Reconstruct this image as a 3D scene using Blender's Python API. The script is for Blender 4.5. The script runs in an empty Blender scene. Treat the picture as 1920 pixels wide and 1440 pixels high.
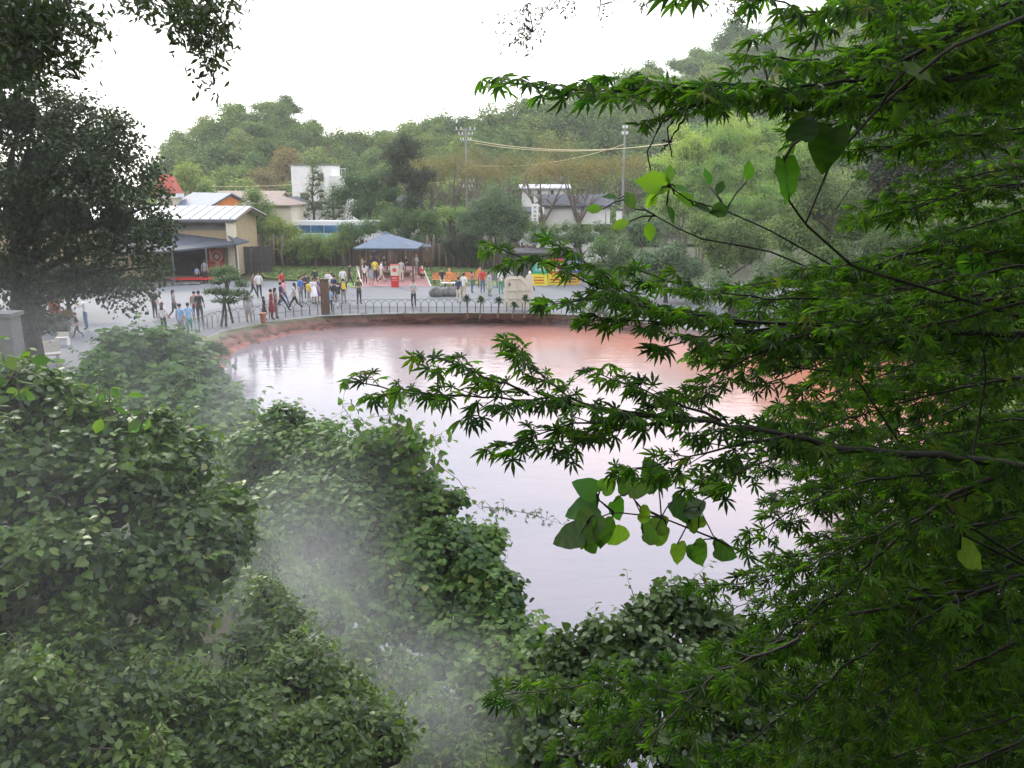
import bpy, math, random
import numpy as np
from mathutils import Vector, Matrix
R = math.radians
rng = np.random.default_rng(7)
random.seed(7)
scene = bpy.context.scene
# ---------------------------------------------------------------- camera, sky, sun, exposure
CZ = 7.6; PITCH = R(14.0); F = 1536.0
cd = bpy.data.cameras.new('camera'); cam = bpy.data.objects.new('camera', cd)
scene.collection.objects.link(cam); scene.camera = cam
cam.location = (0, 0, CZ); cam.rotation_euler = (R(90) - PITCH, 0, 0)
cd.sensor_width = 36; cd.lens = 36 * F / 1920; cd.clip_start = 0.05; cd.clip_end = 3000
world = bpy.data.worlds.new('World'); scene.world = world; world.use_nodes = True
nt = world.node_tree; nt.nodes.clear()
SUN_EL, SUN_AZ = R(32), R(-35)      # azimuth measured from +Y towards +X
sky = nt.nodes.new('ShaderNodeTexSky'); sky.sky_type = 'NISHITA'; sky.sun_disc = False
sky.sun_elevation = SUN_EL; sky.sun_rotation = SUN_AZ
mx = nt.nodes.new('ShaderNodeMixRGB'); mx.inputs[0].default_value = 0.86
gm = nt.nodes.new('ShaderNodeTexCoord'); sp = nt.nodes.new('ShaderNodeSeparateXYZ')
rp = nt.nodes.new('ShaderNodeValToRGB')
rp.color_ramp.elements[0].position = 0.0; rp.color_ramp.elements[0].color = (1.0, 0.985, 0.95, 1)
rp.color_ramp.elements[1].position = 0.75; rp.color_ramp.elements[1].color = (0.84, 0.86, 0.99, 1)
sc_ = nt.nodes.new('ShaderNodeVectorMath'); sc_.operation = 'SCALE'; sc_.inputs[3].default_value = 15.0
bg = nt.nodes.new('ShaderNodeBackground'); bg.inputs[1].default_value = 0.11
wo = nt.nodes.new('ShaderNodeOutputWorld')
L = nt.links.new
L(gm.outputs['Generated'], sp.inputs[0]); L(sp.outputs[2], rp.inputs[0]); L(rp.outputs[0], sc_.inputs[0])
L(sky.outputs[0], mx.inputs[1]); L(sc_.outputs[0], mx.inputs[2]); L(mx.outputs[0], bg.inputs[0]); L(bg.outputs[0], wo.inputs[0])
sl = bpy.data.lights.new('sun', 'SUN'); so = bpy.data.objects.new('sun', sl); scene.collection.objects.link(so)
sl.energy = 1.4; sl.angle = R(14); sl.color = (1.0, 0.92, 0.78)
sd = Vector((math.sin(SUN_AZ) * math.cos(SUN_EL), math.cos(SUN_AZ) * math.cos(SUN_EL), math.sin(SUN_EL)))
so.rotation_euler = sd.to_track_quat('Z', 'Y').to_euler(); so.location = sd * 300
vs = scene.view_settings; vs.view_transform = 'Standard'; vs.look = 'None'; vs.gamma = 1; vs.exposure = 0.72
vs.use_curve_mapping = False
scene.render.engine = 'CYCLES'
cy = scene.cycles; cy.max_bounces = 7; cy.diffuse_bounces = 3; cy.glossy_bounces = 3; cy.transmission_bounces = 3
cy.transparent_max_bounces = 6; cy.volume_bounces = 1; cy.volume_step_rate = 3.0; cy.volume_max_steps = 160; cy.use_denoising = True; cy.caustics_reflective = False; cy.caustics_refractive = False
# ---------------------------------------------------------------- projection helpers (survey: photo point -> place)
cp, sp_ = math.cos(PITCH), math.sin(PITCH)
def dirv(u, v):
    a = (u - 960) / F; b = (720 - v) / F
    x, y, z = a, cp + b * sp_, -sp_ + b * cp
    return x / y, z / y
def W(u, v, d):
    x, z = dirv(u, v); return Vector((x * d, d, CZ + z * d))
def G(u, v, z=0.0):
    x, dz = dirv(u, v); d = (z - CZ) / dz; return Vector((x * d, d, z))
def px2m(p, d): return p * d / F
# ---------------------------------------------------------------- object helpers
COL = scene.collection
def link(o, parent=None):
    COL.objects.link(o)
    if parent is not None: o.parent = parent
    return o
def tag(o, label=None, cat=None, group=None, kind=None):
    if label: o['label'] = label
    if cat: o['category'] = cat
    if group: o['group'] = group
    if kind: o['kind'] = kind
    return o
def empty(name, loc, rz=0, label=None, cat=None, group=None):
    o = bpy.data.objects.new(name, None); o.empty_display_size = 0.2
    link(o); o.location = loc; o.rotation_euler = (0, 0, rz)
    return tag(o, label, cat, group)
def mesh(name, V, Fc, mats, smooth=False, rnd=None, midx=None):
    me = bpy.data.meshes.new(name)
    me.from_pydata([tuple(v) for v in V], [], [tuple(f) for f in Fc])
    for m in (mats if isinstance(mats, (list, tuple)) else [mats]): me.materials.append(m)
    if smooth: me.polygons.foreach_set('use_smooth', [True] * len(me.polygons))
    if midx is not None: me.polygons.foreach_set('material_index', midx)
    me.update(); return me
def ob(name, me, parent=None, loc=(0, 0, 0)):
    o = bpy.data.objects.new(name, me); link(o, parent); o.location = loc; return o
class MB:
    """collects simple solids into one mesh"""
    def __init__(s): s.V = []; s.F = []
    def box(s, c, h, rz=0, taper=1.0):
        n = len(s.V); ca, sa = math.cos(rz), math.sin(rz)
        for dz in (-1, 1):
            t = taper if dz > 0 else 1
            for dx, dy in ((-1, -1), (1, -1), (1, 1), (-1, 1)):
                x, y = dx * h[0] * t, dy * h[1] * t
                s.V.append((c[0] + x * ca - y * sa, c[1] + x * sa + y * ca, c[2] + dz * h[2]))
        s.F += [tuple(n + i for i in f) for f in ((3, 2, 1, 0), (4, 5, 6, 7), (0, 1, 5, 4), (1, 2, 6, 5), (2, 3, 7, 6), (3, 0, 4, 7))]
        return s
    def tube(s, pts, rad, k=6, cap=True):
        pts = [Vector(p) for p in pts]; n0 = len(s.V); m = len(pts)
        if not hasattr(rad, '__len__'): rad = [rad] * m
        for i, p in enumerate(pts):
            t = (pts[min(i + 1, m - 1)] - pts[max(i - 1, 0)])
            if t.length < 1e-9: t = Vector((0, 0, 1))
            t.normalize(); a = Vector((0, 0, 1)) if abs(t.z) < 0.9 else Vector((1, 0, 0))
            x = t.cross(a).normalized(); y = t.cross(x)
            for j in range(k):
                q = 2 * math.pi * j / k; s.V.append(tuple(p + (x * math.cos(q) + y * math.sin(q)) * rad[i]))
        for i in range(m - 1):
            for j in range(k):
                a = n0 + i * k + j; b = n0 + i * k + (j + 1) % k; s.F.append((a, b, b + k, a + k))
        if cap:
            s.F.append(tuple(n0 + j for j in range(k))[::-1]); s.F.append(tuple(n0 + (m - 1) * k + j for j in range(k)))
        return s
    def poly(s, pts, thick=None, n=None):
        """flat polygon, extruded along n by thick"""
        pts = [Vector(p) for p in pts]; a = len(s.V); k = len(pts)
        s.V += [tuple(p) for p in pts]; s.F.append(tuple(range(a, a + k)))
        if thick:
            n = Vector(n).normalized() * thick; s.V += [tuple(p + n) for p in pts]
            s.F.append(tuple(range(a + 2 * k - 1, a + k - 1, -1)))
            for i in range(k):
                j = (i + 1) % k; s.F.append((a + i, a + i + k, a + j + k, a + j))
        return s
    def ico(s, c, r, sub=1, squash=(1, 1, 1), noise=0.0):
        import bmesh
        bm = bmesh.new(); bmesh.ops.create_icosphere(bm, subdivisions=sub, radius=1.0)
        n = len(s.V)
        for v in bm.verts:
            k = 1 + (random.uniform(-noise, noise) if noise else 0)
            s.V.append((c[0] + v.co.x * r * squash[0] * k, c[1] + v.co.y * r * squash[1] * k, c[2] + v.co.z * r * squash[2] * k))
        s.F += [tuple(n + v.index for v in f.verts) for f in bm.faces]
        bm.free(); return s
    def mesh(s, name, mats, smooth=False): return mesh(name, s.V, s.F, mats, smooth)
    def build(s, name, mats, parent=None, loc=(0, 0, 0), smooth=False): return ob(name, s.mesh(name, mats, smooth), parent, loc)
# ---------------------------------------------------------------- materials
def base_mat(name):
    m = bpy.data.materials.new(name); m.use_nodes = True; t = m.node_tree
    return m, t, t.nodes['Principled BSDF'], t.links.new
def mat(name, col, rough=0.7, var=0.15, scale=3.0, metal=0.0, bump=0.0, spec=0.4, col2=None, detail=4, stretch=None):
    m, t, b, l = base_mat(name)
    tc = t.nodes.new('ShaderNodeTexCoord'); no = t.nodes.new('ShaderNodeTexNoise'); cr = t.nodes.new('ShaderNodeValToRGB')
    no.inputs['Scale'].default_value = scale; no.inputs['Detail'].default_value = detail
    src = tc.outputs['Object']
    if stretch:
        mp = t.nodes.new('ShaderNodeMapping'); mp.inputs['Scale'].default_value = stretch; l(src, mp.inputs[0]); src = mp.outputs[0]
    l(src, no.inputs['Vector']); l(no.outputs[0], cr.inputs[0])
    c2 = col2 or tuple(min(1, c * (1 + var)) for c in col); c1 = tuple(c * (1 - var) for c in col) if not col2 else col
    cr.color_ramp.elements[0].position = 0.32; cr.color_ramp.elements[1].position = 0.68
    cr.color_ramp.elements[0].color = (*c1, 1); cr.color_ramp.elements[1].color = (*c2, 1)
    l(cr.outputs[0], b.inputs['Base Color'])
    b.inputs['Roughness'].default_value = rough; b.inputs['Metallic'].default_value = metal
    b.inputs['Specular IOR Level'].default_value = spec
    if bump:
        bu = t.nodes.new('ShaderNodeBump'); bu.inputs['Strength'].default_value = bump; bu.inputs['Distance'].default_value = 0.05
        l(no.outputs[0], bu.inputs['Height']); l(bu.outputs[0], b.inputs['Normal'])
    return m
def leaf_mat(name, cA, cB, trans=0.35, rough=0.45, spec=0.4, cT=None, objvar=0.25, rare=None):
    """cA..cB by per-leaf value; translucent; slight shift per plant"""
    m, t, b, l = base_mat(name)
    at = t.nodes.new('ShaderNodeAttribute'); at.attribute_name = 'rnd'
    cr = t.nodes.new('ShaderNodeValToRGB'); cr.color_ramp.elements[0].color = (*cA, 1); cr.color_ramp.elements[1].color = (*cB, 1)
    if rare:
        e = cr.color_ramp.elements.new(0.965); e.color = (*cB, 1); cr.color_ramp.elements[-1].color = (*rare, 1); cr.color_ramp.elements[-1].position = 0.985
    l(at.outputs['Fac'], cr.inputs[0])
    oi = t.nodes.new('ShaderNodeObjectInfo'); hs = t.nodes.new('ShaderNodeHueSaturation')
    m1 = t.nodes.new('ShaderNodeMapRange'); m1.inputs[3].default_value = 1 - objvar; m1.inputs[4].default_value = 1 + objvar
    l(oi.outputs['Random'], m1.inputs[0]); l(m1.outputs[0], hs.inputs['Value'])
    m2 = t.nodes.new('ShaderNodeMath'); m2.operation = 'MULTIPLY_ADD'; m2.inputs[1].default_value = -0.05 * (objvar / 0.25); m2.inputs[2].default_value = 0.5 + 0.025 * (objvar / 0.25)
    l(oi.outputs['Random'], m2.inputs[0]); l(m2.outputs[0], hs.inputs['Hue'])
    l(cr.outputs[0], hs.inputs['Color']); l(hs.outputs[0], b.inputs['Base Color'])
    b.inputs['Roughness'].default_value = rough; b.inputs['Specular IOR Level'].default_value = spec
    tr = t.nodes.new('ShaderNodeBsdfTranslucent'); ms = t.nodes.new('ShaderNodeMixShader'); ms.inputs[0].default_value = trans
    mu = t.nodes.new('ShaderNodeMixRGB'); mu.blend_type = 'MULTIPLY'; mu.inputs[0].default_value = 1
    mu.inputs[2].default_value = (*(cT or (2.0, 2.2, 0.9)), 1); l(hs.outputs[0], mu.inputs[1]); l(mu.outputs[0], tr.inputs[0])
    l(b.outputs[0], ms.inputs[1]); l(tr.outputs[0], ms.inputs[2]); l(ms.outputs[0], t.nodes['Material Output'].inputs['Surface'])
    return m
M = {}
M['bark'] = mat('bark', (0.045, 0.035, 0.028), 0.9, 0.5, 8, bump=0.5)
M['bark_pale'] = mat('bark_pale', (0.16, 0.135, 0.11), 0.9, 0.4, 6, bump=0.4)
M['twig'] = mat('twig', (0.03, 0.026, 0.02), 0.7, 0.4, 20)
M['maple'] = leaf_mat('maple_leaf', (0.013, 0.038, 0.006), (0.072, 0.155, 0.014), 0.55, 0.45, 0.25, (2.2, 2.6, 0.8), 0.3, rare=(0.10, 0.12, 0.02))
M['bigleaf'] = leaf_mat('broad_leaf', (0.024, 0.055, 0.018), (0.10, 0.21, 0.022), 0.5, 0.55, 0.3, (1.9, 2.2, 0.7), 0.35)
M['vine'] = leaf_mat('vine_leaf', (0.018, 0.06, 0.012), (0.14, 0.245, 0.035), 0.35, 0.45, 0.4, None, 0.2, rare=(0.26, 0.27, 0.06))
M['vine_dark'] = leaf_mat('dark_vine_leaf', (0.012, 0.035, 0.010), (0.065, 0.125, 0.03), 0.3, 0.45, 0.4, None, 0.2)
M['shrub'] = leaf_mat('shrub_leaf', (0.018, 0.052, 0.009), (0.17, 0.26, 0.03), 0.33, 0.38, 0.5, None, 0.2, rare=(0.26, 0.27, 0.07))
M['tree_dark'] = leaf_mat('dark_tree_leaf', (0.014, 0.027, 0.010), (0.045, 0.07, 0.022), 0.22, 0.5, 0.3)
M['tree_green'] = leaf_mat('green_tree_leaf', (0.045, 0.10, 0.025), (0.13, 0.22, 0.05), 0.25, 0.5, 0.3)
M['tree_hill'] = leaf_mat('hill_tree_leaf', (0.05, 0.10, 0.025), (0.19, 0.26, 0.07), 0.22, 0.6, 0.2, None, 0.33)
M['tree_yellow'] = leaf_mat('yellow_green_leaf', (0.10, 0.16, 0.03), (0.22, 0.28, 0.06), 0.3, 0.5, 0.3)
M['tree_brown'] = leaf_mat('brownish_leaf', (0.12, 0.105, 0.045), (0.24, 0.20, 0.085), 0.3, 0.6, 0.2)
M['bamboo'] = leaf_mat('bamboo_leaf', (0.12, 0.21, 0.045), (0.26, 0.36, 0.09), 0.35, 0.5, 0.3)
M['pine'] = leaf_mat('pine_needles', (0.03, 0.075, 0.02), (0.08, 0.14, 0.035), 0.2, 0.5, 0.3)
M['bluegreen'] = leaf_mat('blue_green_leaf', (0.045, 0.095, 0.045), (0.12, 0.20, 0.085), 0.2, 0.5, 0.3)
M['core'] = mat('painted_twig_shade', (0.013, 0.018, 0.010), 1.0, 0.5, 3, spec=0.1)  # near-black: shade between the leaves put into the colour of the inner twigs
M['soil'] = mat('soil', (0.075, 0.062, 0.04), 0.95, 0.4, 0.7, col2=(0.05, 0.075, 0.03), bump=0.5)
M['hillsoil'] = mat('hillsoil', (0.04, 0.06, 0.025), 0.95, 0.3, 0.3)
M['lawn'] = mat('lawn', (0.10, 0.165, 0.045), 0.9, 0.2, 1.2, col2=(0.19, 0.255, 0.08), detail=8)
M['path_red'] = mat('red_paving', (0.36, 0.19, 0.18), 0.8, 0.12, 2)
M['path_white'] = mat('white_paint', (0.75, 0.74, 0.70), 0.7, 0.08, 4)
M['iron'] = mat('iron', (0.09, 0.10, 0.10), 0.6, 0.3, 20)
M['wood'] = mat('wood', (0.13, 0.085, 0.055), 0.85, 0.35, 5, stretch=(6, 6, 0.6))
M['log'] = mat('log', (0.17, 0.125, 0.095), 0.9, 0.45, 2.0, stretch=(4, 4, 0.5))
M['log_dark'] = mat('log_dark', (0.075, 0.055, 0.042), 0.9, 0.4, 2.0, stretch=(4, 4, 0.5))
M['darkwall'] = mat('dark_wall', (0.06, 0.06, 0.062), 0.8, 0.2, 2)
M['tan'] = mat('tan_plaster', (0.46, 0.36, 0.23), 0.85, 0.07, 1.5)
M['cream'] = mat('cream_plaster', (0.68, 0.62, 0.48), 0.85, 0.07, 1.5)
M['white'] = mat('white_wall', (0.78, 0.77, 0.74), 0.8, 0.05, 1.5)
M['whitepaint'] = mat('white_lacquer', (0.80, 0.80, 0.80), 0.3, 0.03, 4)
M['creamboard'] = mat('cream_board', (0.66, 0.62, 0.50), 0.6, 0.06, 4)
M['silver'] = mat('silver_roof', (0.62, 0.65, 0.68), 0.35, 0.08, 2, metal=0.3)
M['slate'] = mat('slate_roof', (0.075, 0.085, 0.105), 0.7, 0.2, 2, spec=0.25)
M['slateblue'] = mat('blue_tile_roof', (0.115, 0.155, 0.215), 0.6, 0.15, 2, spec=0.3)
M['brownroof'] = mat('brown_roof', (0.26, 0.20, 0.17), 0.7, 0.12, 2)
M['redroof'] = mat('red_roof', (0.45, 0.10, 0.07), 0.7, 0.12, 2)
M['orange'] = mat('orange_panel', (0.70, 0.24, 0.05), 0.6, 0.08, 2)
M['benchwood'] = mat('orange_wood', (0.60, 0.24, 0.10), 0.6, 0.12, 4)
M['red'] = mat('red_paint', (0.62, 0.03, 0.03), 0.5, 0.08, 4)
M['yellow'] = mat('yellow_paint', (0.85, 0.72, 0.04), 0.5, 0.05, 4)
M['amber'] = mat('amber_paint', (0.85, 0.48, 0.04), 0.5, 0.05, 4)
M['green'] = mat('green_paint', (0.02, 0.36, 0.15), 0.5, 0.05, 4)
M['teal'] = mat('teal_paint', (0.15, 0.55, 0.50), 0.5, 0.05, 4)
M['blue'] = mat('blue_paint', (0.05, 0.12, 0.50), 0.5, 0.05, 4)
M['glass'] = mat('dark_glass', (0.03, 0.04, 0.05), 0.1, 0.2, 1, spec=0.8)
M['blueglass'] = mat('blue_glass', (0.04, 0.14, 0.28), 0.12, 0.3, 1, spec=0.8)
M['mint'] = mat('mint_print', (0.25, 0.55, 0.42), 0.4, 0.25, 1.3)
M['tyre'] = mat('tyre', (0.02, 0.02, 0.02), 0.9, 0.1, 4)
M['concrete'] = mat('concrete', (0.17, 0.175, 0.17), 0.9, 0.12, 3)
M['rock'] = mat('rock', (0.15, 0.15, 0.14), 0.9, 0.45, 2.5, bump=0.6)
M['stone_pale'] = mat('pale_stone', (0.58, 0.55, 0.48), 0.8, 0.08, 5)
M['terra'] = mat('terracotta', (0.38, 0.15, 0.09), 0.8, 0.15, 5)
M['pole'] = mat('pale_pole', (0.30, 0.30, 0.29), 0.7, 0.08, 3)
M['wire'] = mat('wire', (0.72, 0.62, 0.35), 0.5, 0.05, 3)
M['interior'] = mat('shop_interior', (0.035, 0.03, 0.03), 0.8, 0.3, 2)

# pavement: pale grey asphalt, older greyer band beside the pond fence
def pavement_mat():
    m, t, b, l = base_mat('pavement')
    tc = t.nodes.new('ShaderNodeTexCoord'); n1 = t.nodes.new('ShaderNodeTexNoise'); n2 = t.nodes.new('ShaderNodeTexNoise')
    n1.inputs['Scale'].default_value = 0.12; n1.inputs['Detail'].default_value = 5; n2.inputs['Scale'].default_value = 9; n2.inputs['Detail'].default_value = 6
    l(tc.outputs['Object'], n1.inputs[0]); l(tc.outputs['Object'], n2.inputs[0])
    c1 = t.nodes.new('ShaderNodeValToRGB'); c1.color_ramp.elements[0].position = 0.4; c1.color_ramp.elements[1].position = 0.6
    c1.color_ramp.elements[0].color = (0.142, 0.152, 0.163, 1); c1.color_ramp.elements[1].color = (0.175, 0.185, 0.196, 1)
    l(n1.outputs[0], c1.inputs[0]); mr = t.nodes.new('ShaderNodeMapRange'); mr.inputs[3].default_value = 0.82; mr.inputs[4].default_value = 1.15
    l(n2.outputs[0], mr.inputs[0]); vm = t.nodes.new('ShaderNodeVectorMath'); vm.operation = 'SCALE'
    l(c1.outputs[0], vm.inputs[0]); l(mr.outputs[0], vm.inputs[3]); l(vm.outputs[0], b.inputs['Base Color'])
    b.inputs['Roughness'].default_value = 0.75; return m
M['pavement'] = pavement_mat()
def bank_mat():
    m, t, b, l = base_mat('bank')
    at = t.nodes.new('ShaderNodeAttribute'); at.attribute_name = 'bt'
    no = t.nodes.new('ShaderNodeTexNoise'); no.inputs['Scale'].default_value = 1.6; no.inputs['Detail'].default_value = 8; no.inputs['Roughness'].default_value = 0.7
    g = t.nodes.new('ShaderNodeNewGeometry'); l(g.outputs['Position'], no.inputs[0])
    ad = t.nodes.new('ShaderNodeMath'); ad.operation = 'MULTIPLY_ADD'; ad.inputs[1].default_value = 0.5; l(no.outputs[0], ad.inputs[0]); l(at.outputs['Fac'], ad.inputs[2])
    cr = t.nodes.new('ShaderNodeValToRGB'); e = cr.color_ramp.elements
    e[0].position = 0.30; e[0].color = (0.15, 0.17, 0.08, 1); e[1].position = 1.3 / 1.5; e[1].color = (0.38, 0.135, 0.09, 1)
    for p, c in ((0.45, (0.19, 0.16, 0.11)), (0.58, (0.30, 0.15, 0.11)), (0.66, (0.12, 0.07, 0.05)), (0.74, (0.34, 0.14, 0.10))):
        q = e.new(p); q.color = (*c, 1)
    dv = t.nodes.new('ShaderNodeMath'); dv.operation = 'DIVIDE'; dv.inputs[1].default_value = 1.35; l(ad.outputs[0], dv.inputs[0]); l(dv.outputs[0], cr.inputs[0])
    l(cr.outputs[0], b.inputs['Base Color']); b.inputs['Roughness'].default_value = 0.9
    bu = t.nodes.new('ShaderNodeBump'); bu.inputs['Strength'].default_value = 0.7; bu.inputs['Distance'].default_value = 0.15; l(no.outputs[0], bu.inputs['Height']); l(bu.outputs[0], b.inputs['Normal'])
    return m
M['bank'] = bank_mat()
def water_mat():
    m, t, b, l = base_mat('hot_spring_water')
    g = t.nodes.new('ShaderNodeNewGeometry'); se = t.nodes.new('ShaderNodeSeparateXYZ'); l(g.outputs['Position'], se.inputs[0])
    no = t.nodes.new('ShaderNodeTexNoise'); no.inputs['Scale'].default_value = 0.11; no.inputs['Detail'].default_value = 4; l(g.outputs['Position'], no.inputs[0])
    # steam and sky reflection painted in as pale lavender (near and middle of the basin), red clay toward the far and right shores
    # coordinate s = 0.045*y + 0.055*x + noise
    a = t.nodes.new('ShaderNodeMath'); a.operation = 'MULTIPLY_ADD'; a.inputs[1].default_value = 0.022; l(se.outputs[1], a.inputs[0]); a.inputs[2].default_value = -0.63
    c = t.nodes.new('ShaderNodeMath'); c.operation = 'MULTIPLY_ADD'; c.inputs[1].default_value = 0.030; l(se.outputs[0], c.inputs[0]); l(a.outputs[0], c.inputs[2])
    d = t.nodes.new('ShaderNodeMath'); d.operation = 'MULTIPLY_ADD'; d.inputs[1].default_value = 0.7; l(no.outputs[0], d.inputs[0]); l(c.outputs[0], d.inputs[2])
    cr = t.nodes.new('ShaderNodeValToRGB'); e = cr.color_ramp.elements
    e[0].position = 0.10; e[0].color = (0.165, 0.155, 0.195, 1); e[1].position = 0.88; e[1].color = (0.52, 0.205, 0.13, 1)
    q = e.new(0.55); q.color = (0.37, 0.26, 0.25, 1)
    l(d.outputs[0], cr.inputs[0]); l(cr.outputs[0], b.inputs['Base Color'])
    b.inputs['Roughness'].default_value = 0.07; b.inputs['IOR'].default_value = 1.88
    n2 = t.nodes.new('ShaderNodeTexNoise'); n2.inputs['Scale'].default_value = 2.2; n2.inputs['Detail'].default_value = 5
    mp = t.nodes.new('ShaderNodeMapping'); mp.inputs['Scale'].default_value = (0.7, 1.5, 1); l(g.outputs['Position'], mp.inputs[0]); l(mp.outputs[0], n2.inputs[0])
    bu = t.nodes.new('ShaderNodeBump'); bu.inputs['Strength'].default_value = 0.38; bu.inputs['Distance'].default_value = 0.03; l(n2.outputs[0], bu.inputs['Height']); l(bu.outputs[0], b.inputs['Normal'])
    return m
M['water'] = water_mat()
# ================================================================ GROUND, POND, PLAZA
WZ = -0.75
far_px = [(408, 722), (425, 672), (470, 647), (540, 627), (640, 613), (750, 607), (880, 603), (1000, 604), (1110, 608), (1220, 622), (1330, 640), (1450, 652), (1580, 655), (1700, 672)]
top_px = [(352, 700), (365, 645), (415, 622), (500, 604), (605, 593), (740, 588), (880, 587), (1000, 588), (1110, 592), (1225, 606), (1335, 624), (1455, 636), (1585, 640), (1715, 655)]
far = [G(u, v, WZ) for u, v in far_px]
rest = [(18, 31), (15.5, 24), (14, 17), (11.5, 12), (7, 9.4), (3, 9.0), (1.2, 9.8), (-0.6, 12.0), (-3.6, 14), (-6.5, 17.5), (-8.8, 22), (-10.5, 27)]
pond = [(p.x, p.y) for p in far] + rest
def sdist(X, Y, P):
    """signed distance to polygon, positive outside"""
    X = np.asarray(X, float); Y = np.asarray(Y, float); best = np.full(X.shape, 1e9); ins = np.zeros(X.shape, bool)
    for i in range(len(P)):
        x1, y1 = P[i]; x2, y2 = P[(i + 1) % len(P)]; dx, dy = x2 - x1, y2 - y1
        t = np.clip(((X - x1) * dx + (Y - y1) * dy) / (dx * dx + dy * dy), 0, 1)
        best = np.minimum(best, np.hypot(X - x1 - t * dx, Y - y1 - t * dy))
        c = ((y1 > Y) != (y2 > Y)) & (X < (x2 - x1) * (Y - y1) / (y2 - y1 + 1e-12) + x1); ins ^= c
    return np.where(ins, -best, best)
def sstep(a, b, x):
    t = np.clip((x - a) / (b - a), 0, 1); return t * t * (3 - 2 * t)
def ground_h(X, Y):
    d = sdist(X, Y, pond)
    near = sstep(8.5, 0.4, Y + 0.10 * np.abs(X)) * 6.1                     # the slope the photographer stands on
    near = np.minimum(near, np.maximum(d - 0.3, 0) * 1.3)
    back = sstep(-1.5, -22, Y) * 22                                          # unseen rise behind, built up to help shade the maple
    right = sstep(15, 34, X) * sstep(62, 40, Y) * 9 * sstep(0.5, 9, d)       # wooded bank on the right
    left = sstep(-16, -30, X) * sstep(22, 8, Y) * 5
    h = -0.14 + near + back + right + left
    h = np.where(d < 0.9, np.minimum(h, -0.14 - (0.9 - d) * 1.2), h)
    return np.maximum(h, -2.6)
gx = np.unique(np.concatenate([np.arange(-45, 45.1, 0.75), np.linspace(-420, -45, 16), np.linspace(45, 420, 16)]))
gy = np.unique(np.concatenate([np.arange(-30, 75.1, 0.75), np.linspace(-90, -30, 6), np.linspace(75, 430, 16)]))
XX, YY = np.meshgrid(gx, gy); ZZ = ground_h(XX, YY)
nv = len(gx); idx = np.arange(len(gx) * len(gy)).reshape(len(gy), nv)
quads = np.stack([idx[:-1, :-1], idx[:-1, 1:], idx[1:, 1:], idx[1:, :-1]], -1).reshape(-1, 4)
me = mesh('ground', np.stack([XX.ravel(), YY.ravel(), ZZ.ravel()], -1).tolist(), quads.tolist(), M['soil'], smooth=True)
tag(ob('ground', me), 'bare soil ground under the trees and shrubs round the hot spring', kind='structure')
# water: fine fan so the surface can be triangulated well
wx = sum(p[0] for p in pond) / len(pond); wy = sum(p[1] for p in pond) / len(pond)
wp = [(wx + (x - wx) * 1.06, wy + (y - wy) * 1.05) for x, y in pond]
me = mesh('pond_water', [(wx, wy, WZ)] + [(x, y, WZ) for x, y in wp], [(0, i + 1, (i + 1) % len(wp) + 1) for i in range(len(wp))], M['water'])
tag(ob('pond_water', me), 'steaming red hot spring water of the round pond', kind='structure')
# bank
def resample(P, n):
    P = [Vector(p) for p in P]; s = [0]
    for a, b in zip(P, P[1:]): s.append(s[-1] + (b - a).length)
    out = []
    for k in range(n):
        t = s[-1] * k / (n - 1); i = min(max(np.searchsorted(s, t, 'right') - 1, 0), len(P) - 2)
        f = (t - s[i]) / max(s[i + 1] - s[i], 1e-9); out.append(P[i].lerp(P[i + 1], f))
    return out
def resample_pair(A, B, n):
    T = np.linspace(0, len(A) - 1, n); oa, ob_ = [], []
    for t in T:
        i = min(int(t), len(A) - 2); f = t - i; oa.append(A[i].lerp(A[i + 1], f)); ob_.append(B[i].lerp(B[i + 1], f))
    return oa, ob_
top = [G(u, v, 0.0) for u, v in top_px]
nb = 420; ta, wa = resample_pair(top, far, nb); rows = 12; V = []; bt = []
nzv = rng.normal(0, 1, (rows + 1, nb)); ns = nzv.copy()
for _ in range(3): ns = (ns + np.roll(ns, 1, 1) + np.roll(ns, -1, 1)) / 3
ns /= ns.std()
for r in range(rows + 1):
    t = r / rows
    for k in range(nb):
        p = ta[k].lerp(wa[k], t); z = -(0.10 * min(t / 0.35, 1) + 0.80 * max(0, (t - 0.35) / 0.65) ** 0.8)
        amp = 0.0 if r == 0 else 0.07 * (0.4 + t)
        off = (ta[k] - wa[k]); off.z = 0
        p = p + off.normalized() * float(ns[r, k]) * amp * 1.5 if off.length > 0 and r > 0 else p
        V.append((p.x, p.y, z + float(ns[(r + 3) % rows, k]) * amp)); bt.append(t)
Fq = [(r * nb + k, r * nb + k + 1, (r + 1) * nb + k + 1, (r + 1) * nb + k) for r in range(rows) for k in range(nb - 1)]
me = mesh('pond_bank', V, Fq, M['bank'], smooth=True)
a = me.attributes.new('bt', 'FLOAT', 'POINT'); a.data.foreach_set('value', bt)
tag(ob('pond_bank', me), 'reddish crusted bank between the fence and the hot spring', kind='structure')
# plaza pavement: outline = bank top, then round the outside
outer = [G(1760, 640, 0), Vector((28, 46, 0)), Vector((20, 62, 0)), W(1180, 500, 63), W(990, 500, 66), Vector((0, 62.5, 0)), Vector((-40, 64, 0)), Vector((-46, 40, 0)), Vector((-30, 24, 0)), Vector((-13, 22, 0)), Vector((-12.6, 30, 0))]
for p in outer: p.z = 0
pl = [Vector((p.x, p.y, 0)) for p in resample_pair(top, far, 90)[0]] + outer
me = mesh('pavement', pl, [tuple(range(len(pl)))[::-1]], M['pavement']); tag(ob('pavement', me), 'pale grey asphalt plaza round the hot spring', kind='structure')
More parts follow.
